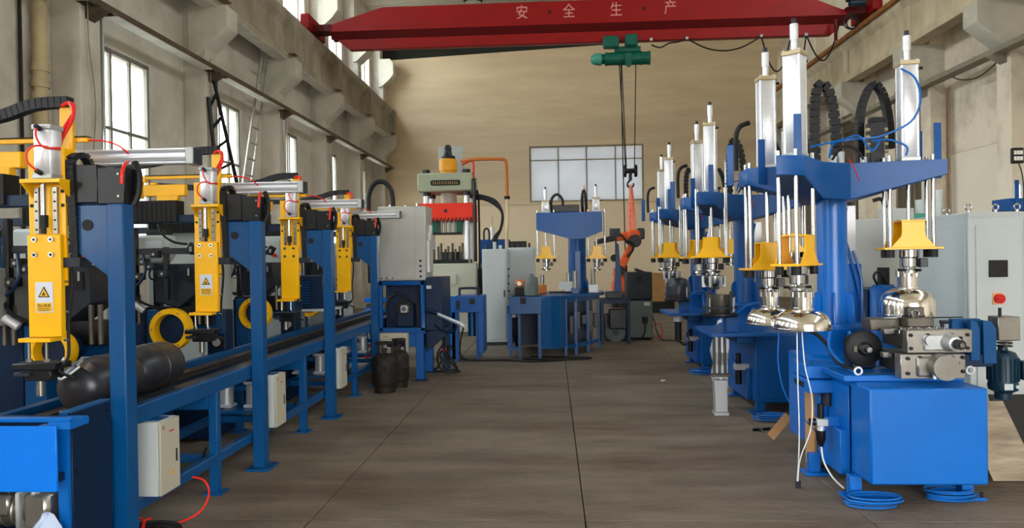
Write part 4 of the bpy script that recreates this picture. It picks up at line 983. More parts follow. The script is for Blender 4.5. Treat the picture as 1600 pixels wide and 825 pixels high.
MB().tube([(-.82, .3, 3.5), (-.5, .1, 3.5), (.0, 0, 3.48), (.08, 0, 3.46), (.11, 0, 3.4), (.12, 0, 3.2), (.12, 0, 2.7)], .034, 10, 4).build('upper_pipe', 'copper', t)
MB().cyl((.12, 0, 2.68), (.12, 0, 2.74), .06, 12).build('coupling', 'tank_rust', t)
MB().tube([(.12, 0, 2.7), (.13, 0, 2.3), (.1, 0, 1.9), (.11, 0, 0)], .034, 10, 3).build('lower_pipe', 'pipe_cream', t)

# white cabinets
def white_cab(x, y, w_, d_, h, label, side=None):
    t = thing('control_cabinet', label, 'cabinet', (x, y, 0), group='pale control cabinets in the middle of the hall')
    B(0, w_, 0, d_, .05, h).build('cabinet_body', 'cab_white', t, bev=.008)
    B(.02, w_ - .02, .02, d_ - .02, 0, .05).build('plinth', 'black_m', t)
    B(.03, w_ - .03, -.01, 0, .1, h - .05).build('cabinet_door', 'cab_white', t, bev=.004)
    B(w_ - .06, w_ - .04, -.02, -.01, h * .5, h * .5 + .12).build('handle', 'black', t)
    return t
c = white_cab(-1.22, 12.75, .43, .75, 1.67, 'pale grey control cabinet standing in front beside the centre machine')
B(.43, .436, .05, .3, .3, 1.6).build('side_rail', 'cab_grey', c)
for i in range(5): MB().cyl((.436, .14, .8 + .13 * i), (.46, .14, .8 + .13 * i), .018, 10).build('side_knob', 'black', c)
for i, x in enumerate((.06, .2, .3)): MB().cyl((x, .3, 1.67), (x, .3, 1.74 + .06 * (i == 1)), .03, 12).build('top_gland', 'cab_white' if i else 'dgrey', c)
c2 = white_cab(-.8, 13.35, .48, .6, 1.7, 'pale grey control cabinet half hidden behind the front one')
for i in range(4): MB().cyl((.08 + .1 * i, .2, 1.7), (.08 + .1 * i, .2, 1.78), .02, 10).build('top_gland', 'black_m', c2)
t = thing('blue_machine', 'low blue machine with silver stack far behind the white cabinets', 'machine', (-1.7, 17.0, 0))
B(0, .7, 0, .7, 0, 1.95).build('machine_body', 'blue_m', t, bev=.01); MB().cyl((.3, .3, 1.95), (.3, .3, 2.25), .05, 14).build('stack', 'alu', t); MB().cyl((.3, .3, 2.25), (.3, .3, 2.5), .012, 8).build('rod', 'brass', t)
MB().tube([(.1, .3, 1.95), (.1, .3, 2.15), (.16, .3, 2.22), (.22, .3, 2.15), (.22, .3, 1.95)], .02, 8).build('hose_loop', 'black', t)
MB().box(.7, 1.1, .1, .5, 0, 1.9).build('side_unit', 'black_m', t)

# ================================================================== CENTRE MACHINE
def station(parent, x, y, ang, zb, ztop_beam, zcyl, spindle_to, body=True, rods=True):
    """one pressing head: cylinder above the beam, guide rods, yellow bracket, spindle; x,y local to the parent"""
    mx = Tr(x, y, 0) @ Rz(ang)
    def mb(): return MB().at(mx)
    if body:
        c = mb().prism([(-.055, -.04), (-.04, -.055), (.04, -.055), (.055, -.04), (.055, .04), (.04, .055), (-.04, .055), (-.055, .04)], 'z', ztop_beam + .02, zcyl).build('press_cylinder', 'alu', parent, bev=.002)
        for a, b in ((-.047, -.047), (.047, -.047), (.047, .047), (-.047, .047)): mb().cyl((a, b, ztop_beam + .01), (a, b, zcyl + .03), .011, 10).build('tie_rod', 'alu', c)
        mb().box(-.062, .062, -.062, .062, zcyl - .005, zcyl + .025).build('cylinder_cap', 'brass', c, bev=.004)
        mb().box(-.062, .062, -.062, .062, ztop_beam, ztop_beam + .03).build('cylinder_cap', 'alu_m', c, bev=.004)
        mb().cyl((0, 0, zcyl + .025), (0, 0, zcyl + .1), .021, 14).cyl((0, 0, zcyl + .1), (0, 0, zcyl + .2), .026, 14).build('upper_rod', 'alu', c)
        mb().cyl((0, 0, zcyl + .2), (0, 0, zcyl + .235), .015, 12).build('rod_tip', 'dgrey', c)
        mb().cyl((.055, -.03, zcyl - .03), (.08, -.05, zcyl - .03), .01, 8).build('air_fitting', 'black', c)
    for a, b in ((-.135, -.055), (-.135, .055), (.135, -.055), (.135, .055)):
        mb().cyl((a, b, zb - .005), (a, b, ztop_beam + .04), .0125, 12).build('guide_rod', 'chrome', parent)
        mb().cyl((a, b, zb - .055), (a, b, zb - .002), .026, 14).build('bushing', 'black', parent)
    mb().cyl((0, 0, zb + .18), (0, 0, ztop_beam), .013, 12).build('piston_rod', 'chrome', parent)
    br = mb().box(-.185, .185, -.095, .095, zb, zb + .014).build('bracket', 'yellow', parent, bev=.002)
    for q in (-.085, .075):
        mb().prism([(-.14, zb + .014), (.14, zb + .014), (.078, zb + .085), (.072, zb + .105), (.072, zb + .185), (-.072, zb + .185), (-.072, zb + .105), (-.078, zb + .085)], 'y', q, q + .01).build('bracket_cheek', 'yellow', br, bev=.0015)
    mb().box(-.074, .074, -.085, .085, zb + .185, zb + .197).build('bracket_top', 'yellow', br, bev=.002)
    mb().lathe([(0, zb - .06), (.05, zb - .06), (.062, zb - .05), (.062, zb - .005), (0, zb - .005)]).build('spindle_flange', 'chrome', parent)
    h0, h1 = spindle_to, zb - .06
    mb().lathe([(0, h0), (.052, h0), (.052, h0 + .02), (.04, h0 + .025), (.036, h0 + .4 * (h1 - h0)), (.048, h0 + .45 * (h1 - h0)), (.048, h1), (0, h1)], seg=24).build('spindle', 'chrome', parent)
    for a in range(4):
        aa = a * PI / 2 + .6; mb().cyl((.05 * math.cos(aa), .05 * math.sin(aa), h0 + .02), (.085 * math.cos(aa), .085 * math.sin(aa), h0 + .02), .009, 8).build('set_screw', 'black_m', parent)
    mb().box(.06, .11, -.03, .03, zb - .12, zb - .06).build('sensor_block', 'black_m', parent, bev=.003)

def beam_mesh(plan, zt, depth):
    """plan: list of (x, y, drop) -> plate with flat top and stepped underside"""
    n = len(plan); vs = [(x, y, zt) for x, y, d in plan] + [(x, y, zt - d) for x, y, d in plan]
    m = MB().add(vs, [tuple(range(n)), tuple(range(n, 2 * n))[::-1]] + [(i, n + i, n + (i + 1) % n, (i + 1) % n) for i in range(n)])
    return m

t = thing('forming_machine', 'dark blue two-headed forming machine on a curved table in the middle of the hall', 'machine', (.45, 12.0, 0))
cm = beam_mesh([(-.70, -.1, .28), (-.16, -.1, .44), (.06, -.1, .44), (.36, -.1, .32), (.36, .2, .3), (.1, .5, .3), (-.12, .5, .3), (-.70, .2, .26)], 2.235, 0).build('head_beam', 'blue_m', t, bev=.006)
MB().lathe([(0, .9), (.24, .9), (.24, .93), (.15, .95), (.145, 1.0), (.145, 2.0), (0, 2.0)], (-.04, .2, 0), seg=32).build('column', 'blue_m', t)
for a in range(6): MB().at(Tr(-.04, .2, 0) @ Rz(a * PI / 3 + .3)).prism([(.13, .93), (.24, .93), (.16, 1.15), (.13, 1.18)], 'y', -.008, .008).build('column_fin', 'blue_m', t)
B(.03, .035, -.11, -.1, 1.8, 2.235).build('weld_seam', 'blue_b', t)
station(t, -.55, .0, 0, 1.49, 2.235, 2.42, 1.3); station(t, .27, .0, 0, 1.48, 2.235, 2.45, 1.28)
MB().links([(-.45, .1, 2.24), (-.45, .1, 2.45), (-.36, .1, 2.54), (-.27, .1, 2.45), (-.27, .1, 2.3)], .05, .045, .04, (0, 1, 0)).build('drag_chain', 'chain', t)
B(-.45, .0, .0, .25, 2.24, 2.36).build('valve_island', 'black_m', t, bev=.01)
MB().tube([(.06, .1, 2.24), (.05, .1, 2.45), (.08, .1, 2.6), (.11, .1, 2.45), (.12, .1, 2.24)], .025, 8).build('hose', 'black', t)
MB().cyl((.08, .1, 2.5), (.08, .1, 2.68), .018, 10).build('rod', 'brass', t)
# table: top, front box, curved side sheet, frame
MB().prism([(-1.1, -1.0), (-.62, -1.05), (-.3, -.9), (.0, -.6), (.25, -.2), (.4, .2), (.4, .7), (-1.0, .6)], 'z', .88, .93).build('table_top', 'blue_d', t, bev=.004)
B(-1.1, -.62, -1.06, -.7, .67, .93).build('front_box', 'blue_d', t, bev=.006); B(-.94, -.85, -1.064, -1.06, .82, .92).build('cable_slot', 'black', t)
cur = [(-.62, -1.05), (-.48, -1.0), (-.36, -.92), (-.26, -.82)]
m = MB()
for (x0, y0), (x1, y1) in zip(cur, cur[1:]): m.prism([(x0, y0), (x1, y1), (x1 - .01, y1 + .015), (x0 - .01, y0 + .015)], 'z', .14, .9)
m.build('curved_sheet', 'blue_d', t)
cur2 = [(-.26, -.82), (-.1, -.66), (.04, -.46), (.16, -.24), (.26, -.02), (.3, .1)]
for z0, z1 in ((.82, .88), (.12, .18)):
    m = MB()
    for (x0, y0), (x1, y1) in zip(cur2, cur2[1:]): m.prism([(x0, y0), (x1, y1), (x1 - .05, y1 + .03), (x0 - .05, y0 + .03)], 'z', z0, z1)
    m.build('curved_rail', 'blue_d', t)
for x, y in ((-.26, -.82), (-.1, -.66), (.1, -.34), (.29, .08)): B(x - .03, x + .02, y, y + .05, .0, .88).build('leg', 'blue_d', t, bev=.004)
for x0, x1, y0, y1 in ((-.98, -.94, -1.0, -.95), (-.68, -.63, -1.03, -.98), (-1.12, -1.08, -.8, -.75), (-1.12, -1.08, .4, .45)): B(x0, x1, y0, y1, 0, .7).build('leg', 'blue_d', t)
B(-1.15, -1.1, -.85, .45, .14, .78).build('side_plate', 'blue_m', t); B(-1.13, -.98, -.9, -.85, .12, .16).build('low_rail', 'blue_m', t); B(-1.12, -1.02, -.8, -.7, .76, .8).build('low_rail', 'blue_m', t)
B(-1.0, .2, .3, .5, .05, .88).build('inner_body', 'blue_n', t)
for k in range(4): MB().tube([(-1.06, -.7, .72), (-1.04 + .02 * k, -.72, .5), (-1.06 + .03 * k, -.72, .3), (-1.0, -.6, .1)], .018, 6).build('cable', 'black', t)
MB().lathe([(.0, .6), (.04, .6), (.06, .7), (0, .7)], (-1.05, -.75, 0)).build('funnel', 'cab_white', t)
for i in range(5): B(-.2 + .1 * i, -.12 + .1 * i, -.5 + .1 * i, -.42 + .12 * i, .3 + .07 * (i % 3), .6 + .06 * (i % 2)).build('drive_block', 'black_m', t, bev=.01)
MB().tube([(-.9, -1.1, .014), (-.6, -1.25, .014), (-.2, -1.2, .014), (.1, -1.1, .014), (-.3, -1.0, .014), (-.8, -.9, .014)], .02, 6).build('floor_cable', 'black', t)
for i, (x, y, s_, mtl) in enumerate(((-.72, -.3, .08, 'copper'), (-.62, -.1, .07, 'copper'), (-.2, -.2, .07, 'alu_m'), (-.1, -.4, .06, 'blue_d'), (.2, -.1, .08, 'alu_m'))):
    B(x - s_, x + s_, y - s_, y + s_, .93, 1.02 + .05 * (i % 3)).build('tool_block', mtl, t, bev=.01)
    MB().cyl((x, y, 1.0), (x, y, 1.2 + .03 * i), .035, 12).build('tool_post', 'steel', t)
B(-.35, -.15, -.3, -.28, 1.0, 1.12).build('clear_guard', 'cab_white', t)
MB().tube([(-.5, -.2, .95), (-.3, -.5, .96), (0, -.3, .96), (.1, .0, 1.0)], .016, 6).build('hose', 'black', t)
B(-.08, .0, -.05, .0, .93, 1.6).build('scraper_post', 'blue_d', t)
def on_table(x, y, z, label, m, r=.1, h=.32):
    o = MB().lathe([(0, 0), (r, 0), (r, h * .6), (r * .9, h * .75), (r * .5, h * .9), (r * .28, h * .93), (r * .28, h), (0, h)], seg=26).build('gas_cylinder', m)
    o.location = (x, y, z); tag(o, label, 'gas cylinder'); return o
o = on_table(-.32, 11.3, .93, 'small grey gas cylinder standing on the curved blue table', 'tank_grey', .1, .33)
t = thing('vice_block', 'copper-coloured clamps with a pale cap beside the grey cylinder on the blue table', 'fixture', (-.52, 11.4, .93))
B(-.07, .07, 0, .14, 0, .12).build('lower_clamp', 'tank_rust', t, bev=.01); B(-.06, .08, 0, .14, .13, .24).build('upper_clamp', 'copper', t, bev=.02)
MB().cyl((0, -.01, .18), (0, 0, .18), .035, 16).build('clamp_boss', 'chrome', t)
# monitor, blue fin, robot and its controller
t = thing('monitor', 'small black monitor on a pole in front of the orange robot', 'monitor', (1.19, 14.0, 0))
B(-.1, .1, 0, .05, 1.88, 2.04).build('screen_housing', 'black_m', t, bev=.006); B(-.085, .085, -.003, 0, 1.9, 2.02).build('display', 'screen', t)
MB().cyl((.02, .07, 0), (.02, .07, 1.95), .018, 10).build('pole', 'dgrey', t); MB().cyl((.02, .07, 0), (.02, .07, .02), .15, 18).build('base', 'dgrey', t)
MB().cyl((-.02, -.02, 1.48), (-.02, .08, 1.48), .07, 20).build('alarm_horn', 'black_m', t)
t = thing('sheet_fin', 'tall tapering blue sheet fin at the right end of the blue table', 'machine guard', (1.12, 12.9, 0))
MB().prism([(-.07, .78), (.09, .78), (.04, 1.72), (.01, 1.74)], 'y', 0, .02).build('fin', 'blue_d', t)
boxes([(-.3, .2, -.2, .3, .7, .78), (-.3, -.25, -.2, -.15, 0, .7), (.15, .2, -.2, -.15, 0, .7), (-.3, -.25, .25, .3, 0, .7), (.15, .2, .25, .3, 0, .7)]).build('stand', 'blue_n', t)
B(-.2, .1, -.1, .2, .78, .9).build('drive_block', 'black_m', t, bev=.01); B(-.15, .15, -.1, .2, .25, .6).build('motor_block', 'black_m', t, bev=.02)
t = thing('industrial_robot', 'orange six-axis robot arm with black forearm held by the red sling', 'robot', (1.55, 17.3, 0))
MB().lathe([(0, 0), (.3, 0), (.3, .05), (.2, .08), (.2, .6), (.26, .62), (.26, .66), (0, .66)]).build('pedestal', 'dgrey', t)
MB().lathe([(0, .66), (.19, .66), (.19, .9), (.15, 1.0), (.14, 1.14), (0, 1.14)]).build('base', 'orange', t)
sh = MB().box(-.13, .13, -.16, .16, 1.0, 1.26).build('shoulder', 'orange', t, bev=.04); MB().cyl((0, -.22, 1.18), (0, .22, 1.18), .12, 22).build('shoulder_joint', 'black_m', sh)
d = Vector((.36, 0, .7)); 
MB().at(Tr(.0, -.02, 1.18) @ Matrix.Rotation(math.atan2(.34, .66), 4, 'Y')).prism([(-.1, 0), (.1, 0), (.07, .72), (-.07, .72)], 'y', -.08, .08).build('lower_arm', 'orange', t, bev=.03)
MB().cyl((.36, -.2, 1.86), (.36, .18, 1.86), .15, 24).build('elbow_joint', 'black_m', t)
MB().box(.2, .5, -.14, .14, 1.84, 2.12).build('elbow_housing', 'orange', t, bev=.05); B(.42, .6, -.1, .1, 1.9, 2.16).build('elbow_motor', 'black_m', t, bev=.03)
MB().at(Tr(.3, 0, 2.0) @ Matrix.Rotation(R(-98), 4, 'Y')).prism([(-.11, 0), (.11, 0), (.08, .38), (-.08, .38)], 'y', -.09, .09).build('upper_arm', 'orange', t, bev=.03)
MB().at(Tr(-.06, 0, 1.95) @ Matrix.Rotation(R(-102), 4, 'Y')).prism([(-.075, 0), (.075, 0), (.055, .45), (-.055, .45)], 'y', -.06, .06).build('forearm', 'black_m', t, bev=.02)
MB().cyl((-.5, 0, 1.83), (-.56, 0, 1.81), .06, 16).build('wrist', 'steel', t)
MB().tube([(.2, -.18, 1.8), (.1, -.2, 1.95), (-.05, -.14, 2.06), (-.2, -.1, 2.02)], .025, 8).build('dress_cable', 'black', t)
MB().tube([(.18, -.16, 1.5), (.3, -.2, 1.65), (.3, -.2, 1.8), (.15, -.2, 1.86)], .03, 8).build('dress_cable', 'black', t)
t = thing('robot_controller', 'charcoal robot controller cabinet with pale lower door in front of the robot', 'cabinet', (1.33, 13.3, 0))
B(0, .45, 0, .5, .03, .72).build('lower_cabinet', 'dgrey', t, bev=.01); B(.01, .44, -.012, 0, .05, .70).build('lower_door', 'tank_grey', t, bev=.004)
B(0, .45, 0, .5, .73, 1.22).build('upper_cabinet', 'dgrey', t, bev=.01); MB().cyl((.22, -.01, 1.1), (.22, 0, 1.1), .06, 20).build('main_switch', 'black', t)
B(.3, .4, -.016, -.012, .62, .68).build('name_tag', 'cab_white', t); B(.26, .36, -.03, -.012, .3, .42).build('plug', 'black', t, bev=.01)
MB().tube([(.31, -.03, .32), (.3, -.04, .15), (.22, -.06, .04), (.0, -.1, .015), (-.3, -.2, .015)], .012, 6).build('plug_cable', 'black', t)
for x in (.02, .38): B(x, x + .05, .02, .48, 0, .03).build('foot', 'black', t)
MB().at(Tr(.18, .1, 1.26) @ Matrix.Rotation(R(22), 4, 'Y')).box(-.02, .22, 0, .2, -.02, .03).build('teach_pendant', 'black_m', t, bev=.01)
MB().tube([(.44, .2, .5), (.5, .1, .3), (.52, .0, .15), (.6, -.1, .014), (.75, -.2, .014), (.9, -.6, .014), (1.0, -1.4, .014)], .01, 6).build('floor_cable', 'black', t)
MB().tube([(.45, .0, .25), (.55, -.1, .3), (.6, -.1, .15), (.55, -.15, .05), (.48, -.1, .1)], .009, 6).build('red_lead', 'sign_r', t)
t = thing('wire_drum', 'round grey wire drum leaning beside the robot controller', 'drum', (1.1, 13.1, 0))
MB().cyl((0, -.03, .17), (0, .1, .17), .17, 26).build('drum_body', 'tank_grey', t); MB().cyl((0, -.035, .17), (0, -.03, .17), .06, 20).build('drum_hub', 'black_m', t); B(-.2, .2, .1, .3, .02, .5).build('drum_stand', 'black_m', t, bev=.02)
for x in (-.15, .12): B(x, x + .03, .15, .25, 0, .03).build('foot', 'black', t)
for i, (x, y, w_, h, lb, mt_) in enumerate(((2.7, 20, .55, .75, 'open brown cardboard carton on a dark pallet by the back of the hall', 'cardboard'), (3.0, 20.2, .5, .3, 'low dark crate beside the brown carton', 'black_m'))):
    t = thing('carton' if i == 0 else 'crate', lb, 'box', (x, y, 0))
    z0 = .3 if i == 0 else 0
    if i == 0: B(-w_ / 2, w_ / 2, -.3, .3, 0, .3).build('pallet', 'black_m', t)
    boxes([(-w_ / 2, w_ / 2, -.3, -.28, z0, z0 + h), (-w_ / 2, w_ / 2, .28, .3, z0, z0 + h), (-w_ / 2, -w_ / 2 + .02, -.28, .28, z0, z0 + h), (w_ / 2 - .02, w_ / 2, -.28, .28, z0, z0 + h), (-w_ / 2, w_ / 2, -.28, .28, z0, z0 + .02)]).build('box_body', mt_, t)
    if i == 0: MB().at(Tr(w_ / 2, -.3, z0 + h) @ Matrix.Rotation(R(25), 4, 'Y')).box(0, .01, 0, .6, 0, .2).build('flap', mt_, t)

# ================================================================== RIGHT ROW: THREE FORMING MACHINES
def forming_machine(k, label):
    oy = 5.55 + 2.5 * k
    t = thing('forming_machine', label, 'machine', (2.06, oy, 0), group='blue forming machines along the right wall')
    X0, Y0 = 2.06, 5.55
    bl = 'blue_b' if k == 0 else 'blue_m'
    def W(x, y): return (x - X0, y - Y0)
    # head beam
    plan = [(1.385, 4.62, .12), (1.555, 4.62, .125), (1.80, 4.98, .24), (2.02, 5.10, .245), (2.60, 4.98, .10), (2.60, 5.2, .10), (2.25, 5.5, .22), (2.18, 5.75, .24), (1.9, 5.75, .24), (1.80, 5.5, .22), (1.38, 5.52, .115), (1.38, 5.28, .115), (1.56, 5.2, .18)]
    beam_mesh([(x - X0, y - Y0, d) for x, y, d in plan], 2.11, 0).build('head_beam', 'blue_m', t, bev=.004)
    # column with flange and fins on a drum
    MB().lathe([(0, .97), (.17, .97), (.17, .99), (.108, .995), (.105, 1.03), (.105, 1.9), (0, 1.9)], seg=36).build('column', bl, t)
    for a in range(6): MB().at(Rz(a * PI / 3 + .25)).prism([(.1, .99), (.165, .99), (.165, 1.02), (.15, 1.18), (.13, 1.21), (.1, 1.22)], 'y', -.007, .007).build('column_fin', bl, t, bev=.002)
    MB().lathe([(0, .74), (.28, .74), (.28, .755), (.235, .78), (.235, .93), (.25, .955), (.25, .97), (0, .97)], seg=40).build('turntable_drum', bl, t)
    # heads
    zf, zl, zr = ((1.425, 1.39, 1.52) if k == 0 else (1.48, 1.47, 1.52))
    st = [(1.555, 4.78, R(50) if k == 0 else R(-20), zf, 2.76, 1.27), (1.54, 5.36, 0, zl, 2.76 if k == 0 else 2.7, 1.24), (2.41, 5.12, R(-6), zr, 2.76, 1.36)]
    for i, (x, y, a, zb, zc, sp) in enumerate(st):
        lx, ly = W(x, y); station(t, lx, ly, a, zb, 2.11, zc - (.0 if i != 1 else .02), sp + (.05 if k else 0) * (i < 2))
    # upright plates, drag chains and valves on top of the beam
    for x, y, z in ((1.53, 4.66, 2.37), (1.27, 5.3, 2.28), (1.46, 5.2, 2.3), (2.52, 5.2, 2.33), (2.57, 5.05, 2.36)):
        lx, ly = W(x, y); B(lx - .024, lx + .024, ly - .006, ly + .006, 1.99, z).build('stop_plate', 'blue_m', t, bev=.004)
    lx, ly = W(1.88, 5.3)
    MB().links([(lx - .02, ly, 2.12), (lx - .02, ly, 2.5), (lx + .0, ly, 2.66), (lx + .04, ly, 2.69), (lx + .09, ly, 2.6), (lx + .12, ly, 2.4), (lx + .13, ly, 2.13)], .05, .06, .052, (0, 1, 0), .2).build('drag_chain', 'black', t)
    lx, ly = W(2.27, 5.4)
    MB().links([(lx - .06, ly, 2.12), (lx - .06, ly, 2.45), (lx - .02, ly, 2.62), (lx + .04, ly, 2.7), (lx + .1, ly, 2.63), (lx + .14, ly, 2.45), (lx + .15, ly, 2.25)], .06, .045, .04, (0, 1, 0), .04).build('drag_chain', 'chain', t)
    lx, ly = W(1.36, 5.5)
    MB().tube([(lx, ly, 2.12), (lx, ly, 2.35), (lx + .03, ly, 2.44), (lx + .1, ly, 2.47)], .018, 8).build('bent_hose', 'black', t)
    lx, ly = W(2.24, 5.25)
    B(lx - .04, lx + .06, ly - .04, ly + .04, 2.11, 2.4).build('valve_manifold', 'black_m', t, bev=.004)
    for z in (2.2, 2.25, 2.3, 2.35):
        for s_ in (-.05, .07): MB().cyl((lx + s_ - .012, ly - .03, z), (lx + s_ + .012, ly - .03, z), .013, 8).build('valve_port', 'brass', t)
    B(lx - .02, lx + .08, ly - .02, ly + .05, 2.4, 2.44).build('manifold_cap', 'black', t, bev=.006)
    cx_, cy_ = W(2.35, 5.07)
    MB().tube([(cx_ + .0, cy_, 2.73), (cx_ + .06, cy_ - .06, 2.65), (cx_ + .08, cy_ - .09, 2.5), (cx_ + .02, cy_ - .08, 2.36), (cx_ - .14, cy_ - .03, 2.28), (cx_ - .24, cy_, 2.27), (cx_ - .36, cy_, 2.26), (cx_ - .44, cy_ + .03, 2.24), (cx_ - .46, cy_ + .05, 2.15)], .007, 6).build('blue_tube', 'blue_hose', t)
    MB().tube([(cx_ - .2, cy_, 2.25), (cx_ - .1, cy_ - .04, 2.25), (cx_ + .0, cy_ - .06, 2.2), (cx_ + .0, cy_ - .05, 2.14)], .007, 6).build('blue_tube', 'blue_hose', t)
    MB().tube([(cx_ - .16, cy_ - .03, 2.24), (cx_ - .22, cy_ - .05, 2.18), (cx_ - .3, cy_ - .04, 2.28), (cx_ - .4, cy_ - .02, 2.26), (cx_ - .6, cy_, 2.22)], .007, 6).build('blue_tube', 'blue_hose', t)
    MB().tube([(cx_ - .46, cy_, 2.13), (cx_ - .42, cy_ - .05, 2.2), (cx_ - .36, cy_ - .06, 2.21), (cx_ - .3, cy_ - .06, 2.16), (cx_ - .28, cy_ - .06, 2.12)], .008, 6).build('black_cable', 'black', t)
    MB().tube([(cx_ - .38, cy_ - .08, 2.12), (cx_ - .36, cy_ - .12, 2.05), (cx_ - .33, cy_ - .12, 1.97)], .004, 5).build('red_wire', 'sign_r', t)
    for x, z in ((1.95, .06), (2.0, .09), (2.15, .05), (2.3, .04)):
        lx, ly = W(x, 5.2); MB().cyl((lx, ly, 2.11), (lx, ly, 2.11 + z), .022, 10).build('top_fitting', 'cab_white', t)
    # silver inner cylinder and blue carrier behind
    lx, ly = W(2.26, 5.75)
    B(lx - .04, lx + .04, ly - .04, ly + .04, 1.35, 1.86).build('ejector_cylinder', 'alu', t, bev=.004)
    B(lx - .03, lx + .07, ly - .06, ly + .0, .75, 1.42).build('carrier', bl, t, bev=.004)
    MB().tube([(lx - .04, ly - .06, 1.84), (lx - .07, ly - .07, 1.7), (lx - .03, ly - .08, 1.5), (lx + .02, ly - .09, 1.3), (lx + .06, ly - .1, 1.05), (lx + .03, ly - .14, .97), (lx - .1, ly - .3, .96), (lx - .2, ly - .5, .93), (lx - .2, ly - .62, .8)], .013, 8).build('blue_hose', 'blue_hose', t)
    MB().tube([(lx + .0, ly - .08, 1.52), (lx + .05, ly - .1, 1.3), (lx + .04, ly - .12, 1.0)], .01, 6).build('blue_hose', 'blue_hose', t)
    return t, W
FM = ['nearest and largest blue forming machine on the right with polished domes', 'middle blue forming machine of the right row', 'farthest blue forming machine of the right row with a dark pot']
t1, W = forming_machine(0, FM[0])
bl = 'blue_b'
def wb_(m, x0, x1, y0, y1, z0, z1, name, mt_, bev=.004, par=None):
    o = B(x0 - 2.06, x1 - 2.06, y0 - 5.55, y1 - 5.55, z0, z1).build(name, mt_, par or m, bev=bev); return o
# base of the nearest machine
wb_(t1, 1.70, 2.32, 5.04, 5.42, .66, .745, 'turntable_plate', bl, .006); wb_(t1, 1.69, 1.88, 5.0, 5.36, .57, .655, 'clamp_ring', bl, .006)
wb_(t1, 1.688, 1.69, 5.08, 5.28, .595, .63, 'slot', 'black'); wb_(t1, 1.88, 2.34, 5.02, 5.9, .58, .66, 'under_plate', bl, .006)
MB().cyl((1.74 - 2.06, -.48, .745), (1.74 - 2.06, -.48, .775), .008, 8).build('grease_nipple', 'blue_d', t1)
wb_(t1, 1.86, 2.48, 5.1, 5.95, .1, .74, 'rear_body', bl, .006)
wb_(t1, 1.80, 1.86, 4.75, 5.15, .1, .38, 'side_box_low', bl); wb_(t1, 1.80, 1.86, 5.1, 5.2, .38, .58, 'side_post', bl)
wb_(t1, 1.865, 2.45, 4.72, 5.1, .1, .70, 'front_body', bl, .006); wb_(t1, 1.80, 2.53, 4.68, 5.3, .70, .74, 'front_table', bl, .006)
wb_(t1, 1.85, 1.858, 4.74, 5.08, .14, .66, 'side_door', bl, .003)
wb_(t1, 1.85, 2.52, 4.42, 4.70, .135, .70, 'swarf_bin', 'blue_b', .01)
b_ = wb_(t1, 1.95, 2.36, 4.72, 4.74, .742, .745, 'wear_plate', 'steel')
for x, y in ((1.83, 4.62), (2.49, 4.62), (1.76, 5.12), (2.45, 5.85)):
    wb_(t1, x - .035, x + .035, y - .035, y + .035, .018, .14, 'leg', bl); wb_(t1, x - .075, x + .095, y - .07, y + .07, 0, .018, 'foot_plate', bl)
    MB().cyl((x + .07 - 2.06, y - 5.6, .018), (x + .07 - 2.06, y - 5.6, .05), .01, 8).build('anchor_bolt', 'black', t1)
for z in (.40, .44, .48): MB().tube([(1.87 - 2.06, -.5, .56), (1.865 - 2.06, -.52, z), (1.88 - 2.06, -.54, .38)], .006, 6).build('air_tube', 'white_hose', t1)
MB().cyl((1.83 - 2.06, -.50, .48), (1.83 - 2.06, -.50, .57), .03, 14).build('gland', 'dgrey', t1)
# air filter unit on the side
f = MB().cyl((1.73 - 2.06, -.66, .43), (1.73 - 2.06, -.66, .52), .022, 14).build('filter_regulator', 'black_m', t1)
wb_(t1, 1.695, 1.77, 4.86, 4.92, .38, .43, 'filter_body', 'alu_m', .004, f); MB().cyl((1.73 - 2.06, -.66, .35), (1.73 - 2.06, -.66, .38), .024, 14).build('filter_ring', 'alu', f)
MB().lathe([(0, .24), (.012, .245), (.02, .27), (.03, .29), (.03, .35), (0, .35)], (1.73 - 2.06, -.66, 0)).build('filter_bowl', 'black_m', f)
MB().cyl((1.66 - 2.06, -.66, .405), (1.70 - 2.06, -.66, .405), .024, 16).build('pressure_gauge', 'black_m', f)
wb_(t1, 1.75, 1.86, 4.88, 4.9, .38, .44, 'filter_bracket', bl, .002, f)
MB().tube([(1.73 - 2.06, -.66, .25), (1.74 - 2.06, -.68, .15), (1.78 - 2.06, -.72, .06), (1.8 - 2.06, -.85, .03)], .006, 6).build('white_tube', 'white_hose', t1)
MB().tube([(1.6 - 2.06, -.45, 1.0), (1.72 - 2.06, -.55, .98), (1.80 - 2.06, -.6, .9), (1.83 - 2.06, -.68, .8), (1.9 - 2.06, -.78, .76)], .013, 8).build('black_hose', 'black', t1)
MB().tube([(1.82 - 2.06, -.6, 1.0), (1.8 - 2.06, -.64, .88), (1.86 - 2.06, -.72, .78), (1.9 - 2.06, -.8, .745)], .01, 8).build('blue_hose', 'blue_hose', t1)
for x in (1.88, 2.55): MB().at(Tr(x - 2.06, 4.66 - 5.55, .77)).torus((0, 0, 0), .022, .007, 'y', 16, 6).build('eye_bolt', 'alu', t1)
